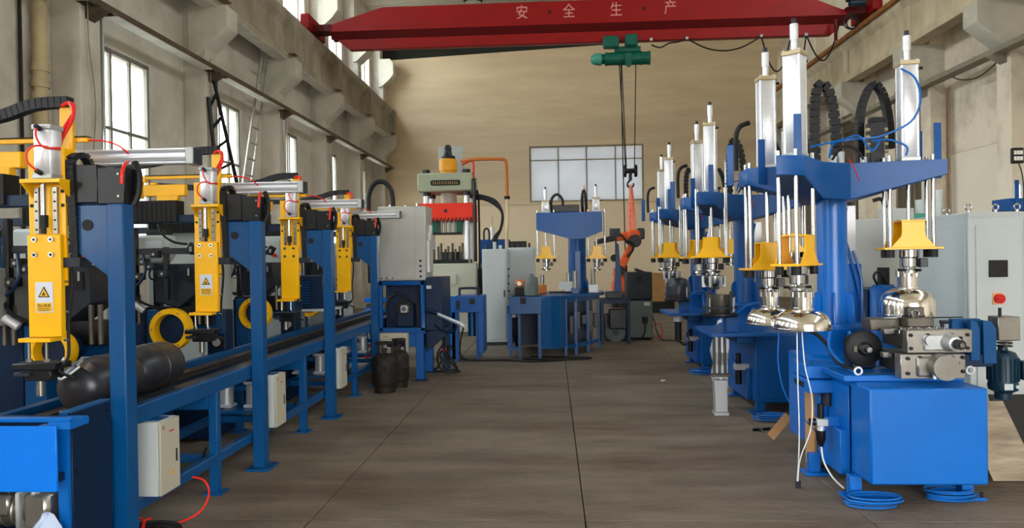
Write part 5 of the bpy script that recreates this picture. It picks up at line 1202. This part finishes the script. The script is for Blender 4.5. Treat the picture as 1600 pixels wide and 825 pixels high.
# black chuck disc
dk = MB().lathe([(0, -.02), (.1, -.02), (.117, -.01), (.117, .02), (.112, .028), (0, .028)], (2.01 - 2.06, 4.9 - 5.55, .88), 'y', 40).build('chuck_disc', 'black', t1)
MB().lathe([(0, -.045), (.03, -.045), (.045, -.03), (.045, -.02), (0, -.02)], (2.01 - 2.06, 4.9 - 5.55, .88), 'y', 24).build('chuck_nose', 'black_m', dk)
MB().cyl((2.015 - 2.06, -.74, .88), (2.015 - 2.06, -.695, .88), .018, 10).build('chuck_bolt', 'chrome', dk)
wb_(t1, 1.935, 1.96, 4.865, 4.88, .86, .9, 'keyway', 'steel_d', .002, dk)
wb_(t1, 1.94, 2.1, 4.92, 5.05, .745, .95, 'bearing_stand', 'blue_n', .01)
# blue bracket carrying the motor
wb_(t1, 2.50, 2.80, 4.86, 4.9, .76, .84, 'motor_arm', 'blue_n'); wb_(t1, 2.60, 2.78, 4.95, 5.0, .8, 1.06, 'motor_bracket', 'blue_d')
MB().prism([(2.66 - 2.06, .8), (2.72 - 2.06, .8), (2.72 - 2.06, 1.0), (2.70 - 2.06, 1.05), (2.66 - 2.06, 1.06)], 'y', -.7, -.66).build('bracket_cheek', 'blue_d', t1, bev=.003)
MB().prism([(2.74 - 2.06, .78), (2.82 - 2.06, .78), (2.82 - 2.06, 1.0), (2.79 - 2.06, 1.05), (2.74 - 2.06, 1.06)], 'y', -.7, -.66).build('bracket_cheek', 'blue_d', t1, bev=.003)
wb_(t1, 2.86, 3.0, 4.9, 5.02, .92, 1.075, 'gear_housing', 'steel', .006); MB().cyl((2.9 - 2.06, -.6, 1.075), (2.9 - 2.06, -.6, 1.13), .01, 10).build('oil_filler', 'black', t1)
for z in (.875, .895, .915): MB().cyl((2.94 - 2.06, -.58, z), (2.94 - 2.06, -.58, z + .01), .045, 18).build('coupling_disc', 'black_m', t1)
mo = MB().lathe([(0, .53), (.05, .53), (.05, .57), (.085, .59), (.09, .62), (.085, .64), (.085, .81), (.07, .835), (.03, .85), (.025, .88), (0, .88)], (2.945 - 2.06, 5.0 - 5.55, 0)).build('drive_motor', 'teal', t1)
m = MB()
for a in range(20): m.at(Tr(2.945 - 2.06, 5.0 - 5.55, 0) @ Rz(a * PI / 10)).box(.083, .094, -.003, .003, .65, .8)
m.build('motor_fins', 'teal', mo)
wb_(t1, 3.03, 3.08, 4.93, 5.02, .66, .78, 'terminal_box', 'teal', .006, mo); wb_(t1, 2.90, 2.955, 4.908, 4.912, .6, .64, 'name_plate', 'cab_white', 0, mo)
MB().cyl((2.985 - 2.06, -.642, .62), (2.985 - 2.06, -.63, .62), .012, 12).build('earth_screw', 'cab_white', mo)
# hydraulic / roller head on the front table
hd = wb_(t1, 2.13, 2.51, 4.56, 4.62, .892, 1.03, 'upper_end_plate', 'steel', .004)
wb_(t1, 2.15, 2.44, 4.62, 4.95, .91, 1.0, 'upper_slide', 'steel_d', .006)
lo = wb_(t1, 2.09, 2.47, 4.56, 4.64, .735, .885, 'lower_end_plate', 'steel', .004); wb_(t1, 2.14, 2.44, 4.64, 4.98, .755, .87, 'lower_slide', 'steel_d', .006)
for x, z in ((2.15, .92), (2.15, 1.0), (2.25, .92), (2.25, 1.0), (2.39, 1.0), (2.48, .92), (2.48, 1.0), (2.44, .98)): MB().cyl((x - 2.06, 4.55 - 5.55, z), (x - 2.06, 4.565 - 5.55, z), .011, 10).build('cap_screw', 'black', hd)
for x, z in ((2.13, .77), (2.13, .86), (2.2, .865), (2.2, .765), (2.39, .865), (2.39, .77), (2.45, .865), (2.45, .78), (2.42, .83)): MB().cyl((x - 2.06, 4.545 - 5.55, z), (x - 2.06, 4.565 - 5.55, z), .011, 10).build('cap_screw', 'black', lo)
wb_(t1, 2.22, 2.42, 4.545, 4.57, .905, 1.005, 'valve_cover', 'alu_m', .01, hd); wb_(t1, 2.18, 2.4, 4.54, 4.57, .75, .87, 'valve_cover', 'steel', .01, lo)
MB().lathe([(.055, .03), (.055, .0), (.045, -.05), (.04, -.07), (.028, -.072), (.022, -.1), (.02, -.12), (0, -.12)][::-1], (2.37 - 2.06, 4.545 - 5.55, .955), 'y').build('upper_piston_housing', 'alu_m', hd)
MB().cyl((2.37 - 2.06, 4.42 - 5.55, .955), (2.37 - 2.06, 4.46 - 5.55, .955), .03, 14).build('lock_nut', 'black_m', hd); MB().cyl((2.37 - 2.06, 4.405 - 5.55, .955), (2.37 - 2.06, 4.42 - 5.55, .955), .014, 12).build('shaft_end', 'chrome', hd)
MB().cyl((2.25 - 2.06, 4.52 - 5.55, .97), (2.25 - 2.06, 4.56 - 5.55, .97), .03, 16).build('side_port', 'alu_m', hd)
MB().cyl((2.31 - 2.06, 4.46 - 5.55, .815), (2.31 - 2.06, 4.58 - 5.55, .815), .076, 32).build('lower_piston_housing', 'steel', lo)
for x in (2.26, 2.29): MB().cyl((x - 2.06, 4.5 - 5.55, .745), (x - 2.06, 4.5 - 5.55, .775), .012, 8).build('port_plug', 'alu', lo)
wb_(t1, 2.085, 2.17, 4.76, 4.82, .985, 1.02, 'clamp_arm', 'steel', .004); MB().cyl((2.145 - 2.06, 4.73 - 5.55, 1.0), (2.145 - 2.06, 4.76 - 5.55, 1.0), .017, 14).build('clamp_pin', 'chrome', t1)
wb_(t1, 2.05, 2.13, 4.70, 4.75, .845, .88, 'clamp_arm', 'steel', .004); MB().cyl((2.09 - 2.06, 4.67 - 5.55, .863), (2.09 - 2.06, 4.70 - 5.55, .863), .016, 14).build('clamp_pin', 'chrome', t1)
wb_(t1, 2.18, 2.42, 4.7, 4.85, 1.0, 1.03, 'tool_slide', 'steel', .004); wb_(t1, 2.22, 2.38, 4.74, 4.84, 1.03, 1.09, 'tool_holder', 'steel_d', .006)
wb_(t1, 2.04, 2.4, 4.86, 5.0, 1.0, 1.075, 'bridge_block', 'steel_d', .006); wb_(t1, 2.25, 2.35, 4.8, 4.86, 1.09, 1.15, 'roller_fork', 'steel_d', .004)
MB().torus((2.29 - 2.06, 4.79 - 5.55, 1.11), .022, .007, 'y', 18, 6).build('roller', 'chrome', t1)
wb_(t1, 2.2, 2.6, 4.82, 4.84, 1.078, 1.086, 'flat_spring', 'black_m', .002)
m = MB()
for i in range(18): m.cyl((2.14 + .018 * i - 2.06, 4.68 + .02 * (i % 3) - 5.55, 1.0), (2.14 + .018 * i - 2.06, 4.68 + .02 * (i % 3) - 5.55, 1.02 + .012 * (i % 2)), .008, 6)
m.build('small_screws', 'chrome', t1)
for x, z in ((2.24, 1.1), (2.36, 1.1), (2.48, 1.04), (2.5, 1.0)): MB().cyl((x - 2.06, 4.84 - 5.55, z - .05), (x - 2.06, 4.84 - 5.55, z), .012, 8).build('adjuster', 'dgrey', t1)
MB().cyl((2.42 - 2.06, -.8, 1.06), (2.47 - 2.06, -.8, 1.06), .012, 8).build('adjuster', 'dgrey', t1)
# polished domes
def dome(x, y, z, r, h, label, rim):
    t = thing('polished_dome', label, 'dome', (x, y, z), group='polished steel domes under the spindles')
    pr = [(0, 0), (r * .98, 0), (r, .004), (r, .012), (r * .975, .014), (r * .975, .014 + rim)]
    for i in range(1, 9):
        a = i / 8 * R(82); pr.append((r * (.975 - .62 * (1 - math.cos(a))), .014 + rim + (h - rim - .014) * math.sin(a)))
    pr += [(.064, h + .004), (0, h + .004)]
    MB().lathe(pr, seg=48).build('bowl', 'polish', t)
    MB().lathe([(0, h), (.07, h), (.07, h + .012), (.062, h + .016), (.062, h + .115), (.05, h + .12), (0, h + .12)], seg=30).build('neck', 'polish', t)
    for a in range(8):
        aa = a * PI / 4; MB().cyl((.066 * math.cos(aa), .066 * math.sin(aa), h + .08), (.066 * math.cos(aa), .066 * math.sin(aa), h + .13), .009, 8).build('neck_bolt', 'chrome', t)

    return t
dome(1.585, 4.78, 1.02, .177, .125, 'wide polished steel dome nearest the aisle under the front spindle', .01)
dome(1.55, 5.36, 1.0, .165, .12, 'polished steel dome half hidden behind the front dome', .01)
dome(2.41, 5.15, 1.07, .176, .185, 'tall polished steel dome above the roller head on the right', .06)
for i, (pts, m_) in enumerate(((([(1.53, 4.72, 1.02), (1.525, 4.7, .7), (1.53, 4.7, .42), (1.54, 4.75, .2), (1.545, 4.8, .04)]), 'white_hose'), ([(1.56, 4.72, 1.02), (1.57, 4.7, .8), (1.61, 4.7, .6), (1.6, 4.7, .4), (1.55, 4.75, .2), (1.55, 4.8, .04)], 'white_hose'), ([(1.46, 4.85, 1.02), (1.45, 4.85, .8), (1.49, 4.85, .6), (1.6, 4.9, .45), (1.75, 5.0, .3), (1.8, 5.05, .2)], 'blue_hose'))):
    o = MB().tube(pts, .0038, 6, 8).build('hanging_tube', m_); tag(o, ['straight white plastic tube hanging from the front dome to the floor', 'bowed white plastic tube hanging beside the straight one', 'thin blue tube hanging from the front dome towards the machine base'][i], 'tube')
    if i < 2: MB().cyl((pts[-1][0] + .008 * i, pts[-1][1], .0), (pts[-1][0] + .008 * i, pts[-1][1], .045), .011, 8).build('tube_end', 'dgrey', o)
def coil(x, y, r, label, k=.7):
    m = MB()
    for i in range(5): m.torus((x + random.uniform(-.02, .02), y + random.uniform(-.02, .02), .012 + .011 * i), r + random.uniform(-.025, .02), .0065, 'z', 36, 6, k)
    o = m.build('hose_coil', 'blue_hose'); tag(o, label, 'hose coil', 'blue hose coils on the floor'); return o
coil(1.88, 4.47, .15, 'blue hose coil on the floor at the left front foot of the nearest right machine', .5)
coil(2.38, 4.6, .13, 'blue hose coil on the floor under the right side of the big blue bin', .5)
coil(1.95, 6.75, .14, 'blue hose coil on the floor by the foot of the middle right machine', .6)
coil(1.95, 9.45, .22, 'blue hose coil on the floor under the farthest right machine', .6)

for k in (1, 2):
    t, W = forming_machine(k, FM[k])
    def lb(x0, x1, y0, y1, z0, z1, n, mt_='blue_m', bev=.004): return B(x0 - 2.06, x1 - 2.06, y0 - 5.55, y1 - 5.55, z0, z1).build(n, mt_, t, bev=bev)
    lb(1.90, 2.5, 4.55, 5.6, .1, .74, 'base_cabinet', 'blue_m' if k == 1 else 'blue_m', .008)
    lb(1.93, 2.47, 4.54, 4.55, .14, .70, 'cabinet_door')
    lb(1.46, 2.1, 4.42, 5.2, .74, .775, 'arm_plate', 'blue_m', .004); lb(1.62, 1.74, 4.5, 4.62, .775, .93, 'pedestal'); lb(1.74, 2.3, 4.6, 5.6, .66, .75, 'under_plate')
    for x, y in ((1.95, 4.6), (2.45, 4.6), (1.95, 5.5), (2.45, 5.5)): lb(x - .04, x + .04, y - .04, y + .04, .015, .12, 'leg'); lb(x - .1, x + .1, y - .08, y + .08, 0, .015, 'foot_plate')
    lb(1.86, 1.9, 4.7, 5.5, .1, .4, 'side_box')
    f = MB().cyl((1.80 - 2.06, -.75, .44), (1.80 - 2.06, -.75, .54), .025, 12).build('filter_regulator', 'black_m', t); MB().cyl((1.80 - 2.06, -.75, .24), (1.80 - 2.06, -.75, .38), .032, 12).build('filter_bowl', 'black_m', f)
    B(1.76 - 2.06, 1.9 - 2.06, -.79, -.71, .38, .44).build('filter_body', 'alu_m', f, bev=.004)
    # chuck cage
    cxx, cyy = 1.575 - 2.06 if k == 1 else 1.60 - 2.06, 4.55 - 5.55
    MB().lathe([(0, .925), (.16, .925), (.17, .935), (.17, .955), (.10, .96), (0, .96)], (cxx, cyy, 0)).build('chuck_plate', 'black_m', t)
    for a in range(4):
        aa = a * PI / 2 + .5; px_, py_ = cxx + .15 * math.cos(aa), cyy + .15 * math.sin(aa)
        B(px_ - .012, px_ + .012, py_ - .012, py_ + .012, .955, 1.16).build('cage_post', 'dgrey' if k == 1 else 'blue_n', t)
        MB().cyl((px_ + .02, py_, .97), (px_ + .02, py_, 1.1), .008, 8).build('cage_screw', 'alu', t)
    MB().lathe([(.125, 1.0), (.165, 1.0), (.165, 1.02), (.125, 1.02)], (cxx, cyy, 0)).build('cage_ring', 'dgrey', t)
    MB().tube([(1.7 - 2.06, -1.1, .95), (1.78 - 2.06, -1.15, 1.03), (1.9 - 2.06, -1.1, 1.05), (2.0 - 2.06, -1.0, .98)], .01, 6).build('blue_hose', 'blue_hose', t)
    if k == 1:
        for x in (1.51, 1.56, 1.61): MB().cyl((x - 2.06, -1.02, .38), (x - 2.06, -1.02, .74), .014, 10).build('lift_rod', 'steel_d', t)
        lb(1.48, 1.66, 4.48, 4.56, .36, .385, 'rod_plate', 'steel_d'); lb(1.5, 1.62, 4.47, 4.57, .03, .33, 'ejector_cylinder', 'alu_m', .006); lb(1.55, 1.57, 4.5, 4.53, .33, .36, 'cylinder_rod', 'alu')
        lb(1.49, 1.63, 4.46, 4.58, 0, .03, 'cylinder_foot', 'alu_m')
    else:
        MB().cyl((1.60 - 2.06, -1.0, .42), (1.60 - 2.06, -1.0, .66), .045, 16).build('ejector_motor', 'black_m', t); MB().cyl((1.6 - 2.06, -1, .66), (1.6 - 2.06, -1, .74), .06, 16).build('motor_flange', 'alu_m', t)
        MB().tube([(1.6 - 2.06, -1, .43), (1.66 - 2.06, -1.02, .36), (1.74 - 2.06, -1.0, .4), (1.72 - 2.06, -.95, .5), (1.8 - 2.06, -.9, .52)], .01, 6).build('cable', 'black', t)
t = thing('workpiece_pot', 'short machined steel ring held in the chuck cage of the middle right machine', 'workpiece', (1.575, 4.55 + 2.5, .958))
MB().lathe([(0, 0), (.095, 0), (.1, .01), (.1, .17), (.085, .17), (.085, .02), (0, .02)]).build('ring_body', 'steel_d', t)
t = thing('workpiece_half_tank', 'dark domed half tank standing in the cage of the farthest right machine', 'workpiece', (1.60, 4.55 + 5.0, .958))
MB().lathe([(0, 0), (.15, 0), (.152, .01), (.152, .15), (.145, .2), (.12, .245), (.07, .262), (0, .265)], seg=36).build('tank_shell', 'tank', t)
for k in (1, 2):
    t = thing('chuck_spindle', 'bright turned chuck under the yellow bracket of the %s right machine' % ('middle' if k == 1 else 'farthest'), 'chuck', (1.57, 4.78 + 2.5 * k, 0))
    MB().lathe([(0, 1.17), (.05, 1.17), (.055, 1.2), (.09, 1.21), (.1, 1.24), (.1, 1.3), (.06, 1.31), (.05, 1.33), (0, 1.33)]).build('chuck_body', 'chrome', t)
    for a in range(6): MB().at(Rz(a * PI / 3)).box(.08, .115, -.012, .012, 1.19, 1.3).build('jaw', 'alu_m', t, bev=.003)
# ------------------------------------------------------------------ things along the right side
t = thing('control_cabinet', 'large pale grey control cabinet with red rotary switch at the right edge', 'cabinet', (3.2, 5.85, 0), group='pale grey cabinets on the right')
B(0, .46, 0, .95, .05, 1.8).build('cabinet_body', 'cab_white', t, bev=.008); B(.02, .44, .02, .93, 0, .05).build('plinth', 'black_m', t)
d = B(.05, .385, -.012, 0, .12, 1.7).build('cabinet_door', 'cab_white', t, bev=.004)
B(.41, .46, -.008, 0, .1, 1.76).build('corner_strip', 'cab_grey', t, bev=.003)
B(.0, .46, -.004, 0, 1.76, 1.8).build('top_band', 'cab_grey', t); B(-.006, 0, .04, .9, .1, 1.72).build('side_panel', 'cab_white', t, bev=.004)
B(.14, .275, -.03, -.012, 1.30, 1.43).build('display', 'black_m', d, bev=.002)
B(.165, .245, -.018, -.012, 1.09, 1.18).build('switch_plate', 'switch_peach', d, bev=.001)
MB().cyl((.207, -.018, 1.135), (.207, -.05, 1.135), .036, 24).build('rotary_switch', 'knob_red', d); B(.18, .235, -.06, -.05, 1.127, 1.143).build('switch_grip', 'knob_red', d)
for z in (.3, 1.0, 1.5): B(.43, .46, -.03, 0, z, z + .07).build('hinge', 'black', t)
for x, y in ((.03, .05), (.1, .5), (.25, .08), (.4, .06)):
    MB().cyl((x, y, 1.8), (x, y, 1.82), .014, 10).torus((x, y, 1.84), .022, .007, 'y', 16, 6).build('eye_bolt', 'chrome', t)
bt = MB().cyl((.05, .55, 1.8), (.05, .55, 2.02), .038, 20).build('signal_tower', 'cab_white', t)
for z in (1.86, 1.92, 1.98): MB().cyl((.05, .55, z), (.05, .55, z + .006), .040, 20).build('lens_ring', 'cab_grey', bt)
def rear_cab(x, y, w_, h, lb):
    t = thing('control_cabinet', lb, 'cabinet', (x, y, 0), group='pale grey cabinets on the right')
    B(0, w_, 0, .7, .05, h).build('cabinet_body', 'cab_grey', t, bev=.008); B(.02, w_ - .02, .02, .68, 0, .05).build('plinth', 'black_m', t); B(.04, w_ - .04, -.01, 0, .1, h - .08).build('cabinet_door', 'cab_grey', t, bev=.004)
    return t
c = rear_cab(3.05, 8.0, .62, 1.86, 'grey cabinet with a black conduit loop between the near column and the right head')
MB().links([(.1, .3, 1.86), (.1, .3, 2.0), (.14, .3, 2.08), (.2, .3, 2.08), (.24, .3, 2.0), (.24, .3, 1.86)], .04, .04, .04, (0, 1, 0)).build('conduit_loop', 'black', c)
MB().links([(.5, .3, 2.08), (.56, .3, 2.09), (.6, .3, 2.04), (.61, .3, 1.86)], .04, .04, .04, (0, 1, 0)).build('conduit_loop', 'black', c)
MB().cyl((.05, .2, 1.86), (.05, .2, 1.9), .03, 12).build('top_gland', 'cab_white', c)
c = rear_cab(3.72, 8.1, .5, 1.82, 'grey cabinet with green-topped box on its roof behind the yellow right bracket')
B(-.08, .2, .1, .35, 1.82, 1.98).build('roof_box', 'cab_white', c, bev=.006); B(.2, .32, .1, .3, 1.84, 1.92).build('green_cover', 'green_lt', c)
MB().cyl((.36, .3, 1.82), (.36, .3, 2.08), .05, 18).build('signal_tower', 'cab_white', c)
t = thing('blue_frame_machine', 'low dark blue machine body between the nearest machine and the grey cabinets', 'machine', (2.9, 7.2, 0))
B(0, .9, 0, .6, .02, 1.15).build('machine_body', 'blue_n', t, bev=.01); B(.1, .35, -.1, 0, .1, 1.2).build('tank_column', 'blue_m', t, bev=.04); B(.4, .6, -.02, 0, .9, 1.1).build('tool_box', 'black_m', t)
MB().tube([(.15, -.1, 1.2), (.1, -.14, 1.28), (.15, -.14, 1.32), (.25, -.1, 1.2)], .012, 6).build('hose', 'black', t); B(.2, .28, -.06, .02, 1.15, 1.36).build('valve', 'black_m', t)
t = thing('blue_arm_machine', 'blue machine head poking in at the right edge above the big cabinet', 'machine', (4.85, 8.0, 0))
B(-.06, .7, 0, .3, 1.92, 2.05).build('head_beam', 'blue_m', t, bev=.004); B(0, .04, -.01, .0, 1.92, 2.24).build('stop_plate', 'blue_m', t); MB().cyl((.3, .15, 0), (.3, .15, 1.92), .12, 24).build('column', 'blue_m', t)
for x in (.06, .15): MB().cyl((x, .1, 1.3), (x, .1, 2.05), .014, 10).build('guide_rod', 'chrome', t)
B(-.02, .3, 0, .2, 1.4, 1.55).build('bracket', 'yellow', t, bev=.004); MB().cyl((.1, .1, 2.05), (.1, .1, 2.2), .05, 14).build('press_cylinder', 'alu', t)
B(-.1, .6, 0, .5, 0, .9).build('base_cabinet', 'blue_m', t, bev=.006)
# boards, cardboard
def board(label, m_, pts, th, cat='board', name='board'):
    a, b, c = [Vector(p) for p in pts]; d = b + (c - a); n_ = (b - a).cross(c - a).normalized() * th
    vs = [tuple(v) for v in (a, b, d, c)] + [tuple(v + n_) for v in (a, b, d, c)]
    o = MB().add(vs, [(0, 1, 2, 3), (4, 7, 6, 5), (0, 4, 5, 1), (1, 5, 6, 2), (2, 6, 7, 3), (3, 7, 4, 0)]).build(name, m_); tag(o, label, cat); return o
board('stained grey-brown wooden board leaning on the right of the blue bin', 'wood', [(2.84, 4.95, .0), (3.14, 4.95, .0), (2.72, 5.15, .48)], .018)
board('black sheet leaning behind the stained wooden board at the right edge', 'black_m', [(3.1, 5.2, .0), (3.5, 5.2, .0), (3.02, 5.3, .5)], .012, 'sheet', 'sheet')
board('brown cardboard panel tucked against the left leg of the nearest right machine', 'cardboard', [(1.80, 5.22, 0.0), (1.80, 5.40, .0), (1.80, 5.22, .55)], .02, 'cardboard', 'cardboard_sheet')
board('light brown cardboard flap tilted on the floor behind the nearest right machine', 'cardboard', [(1.70, 6.0, .06), (1.86, 6.05, .22), (1.745, 5.98, .015)], .01, 'cardboard', 'cardboard_flap')
for i, (x, y, lb) in enumerate(((1.68, 6.35, 'small black bolts lying on the floor by the floor joint'), (1.28, 8.9, 'tiny white scrap on the floor left of the farthest coil'))):
    if i == 0:
        for q in range(3):
            o = MB().cyl((0, 0, .012), (.05, .01, .012), .012, 8).box(.05, .065, -.02, .022, 0, .026).build('bolt', 'black_m'); o.location = (x + .09 * q, y + .03 * q, 0)
            tag(o, ['leftmost', 'middle', 'rightmost'][q] + ' black bolt lying on the floor beside the aluminium ejector', 'bolt', 'loose bolts on the floor')
    else:
        o = MB().box(0, .04, 0, .03, 0, .015).cyl((.02, .01, .01), (.05, .02, .012), .008, 6).build('scrap', 'cab_white'); o.location = (x, y, 0); tag(o, lb, 'scrap')
t = thing('plastic_wrapped_drum', 'bundle in crinkled clear plastic behind the aluminium ejector', 'bundle', (2.0, 8.6, 0))
m = MB().lathe([(0, 0), (.16, 0), (.19, .1), (.17, .25), (.19, .4), (.16, .6), (.1, .75), (0, .8)], seg=14)
for i, v in enumerate(m.v): m.v[i] = (v[0] * random.uniform(.9, 1.1), v[1] * random.uniform(.9, 1.1), v[2])
m.build('wrapping', 'alu', t, smooth=False)
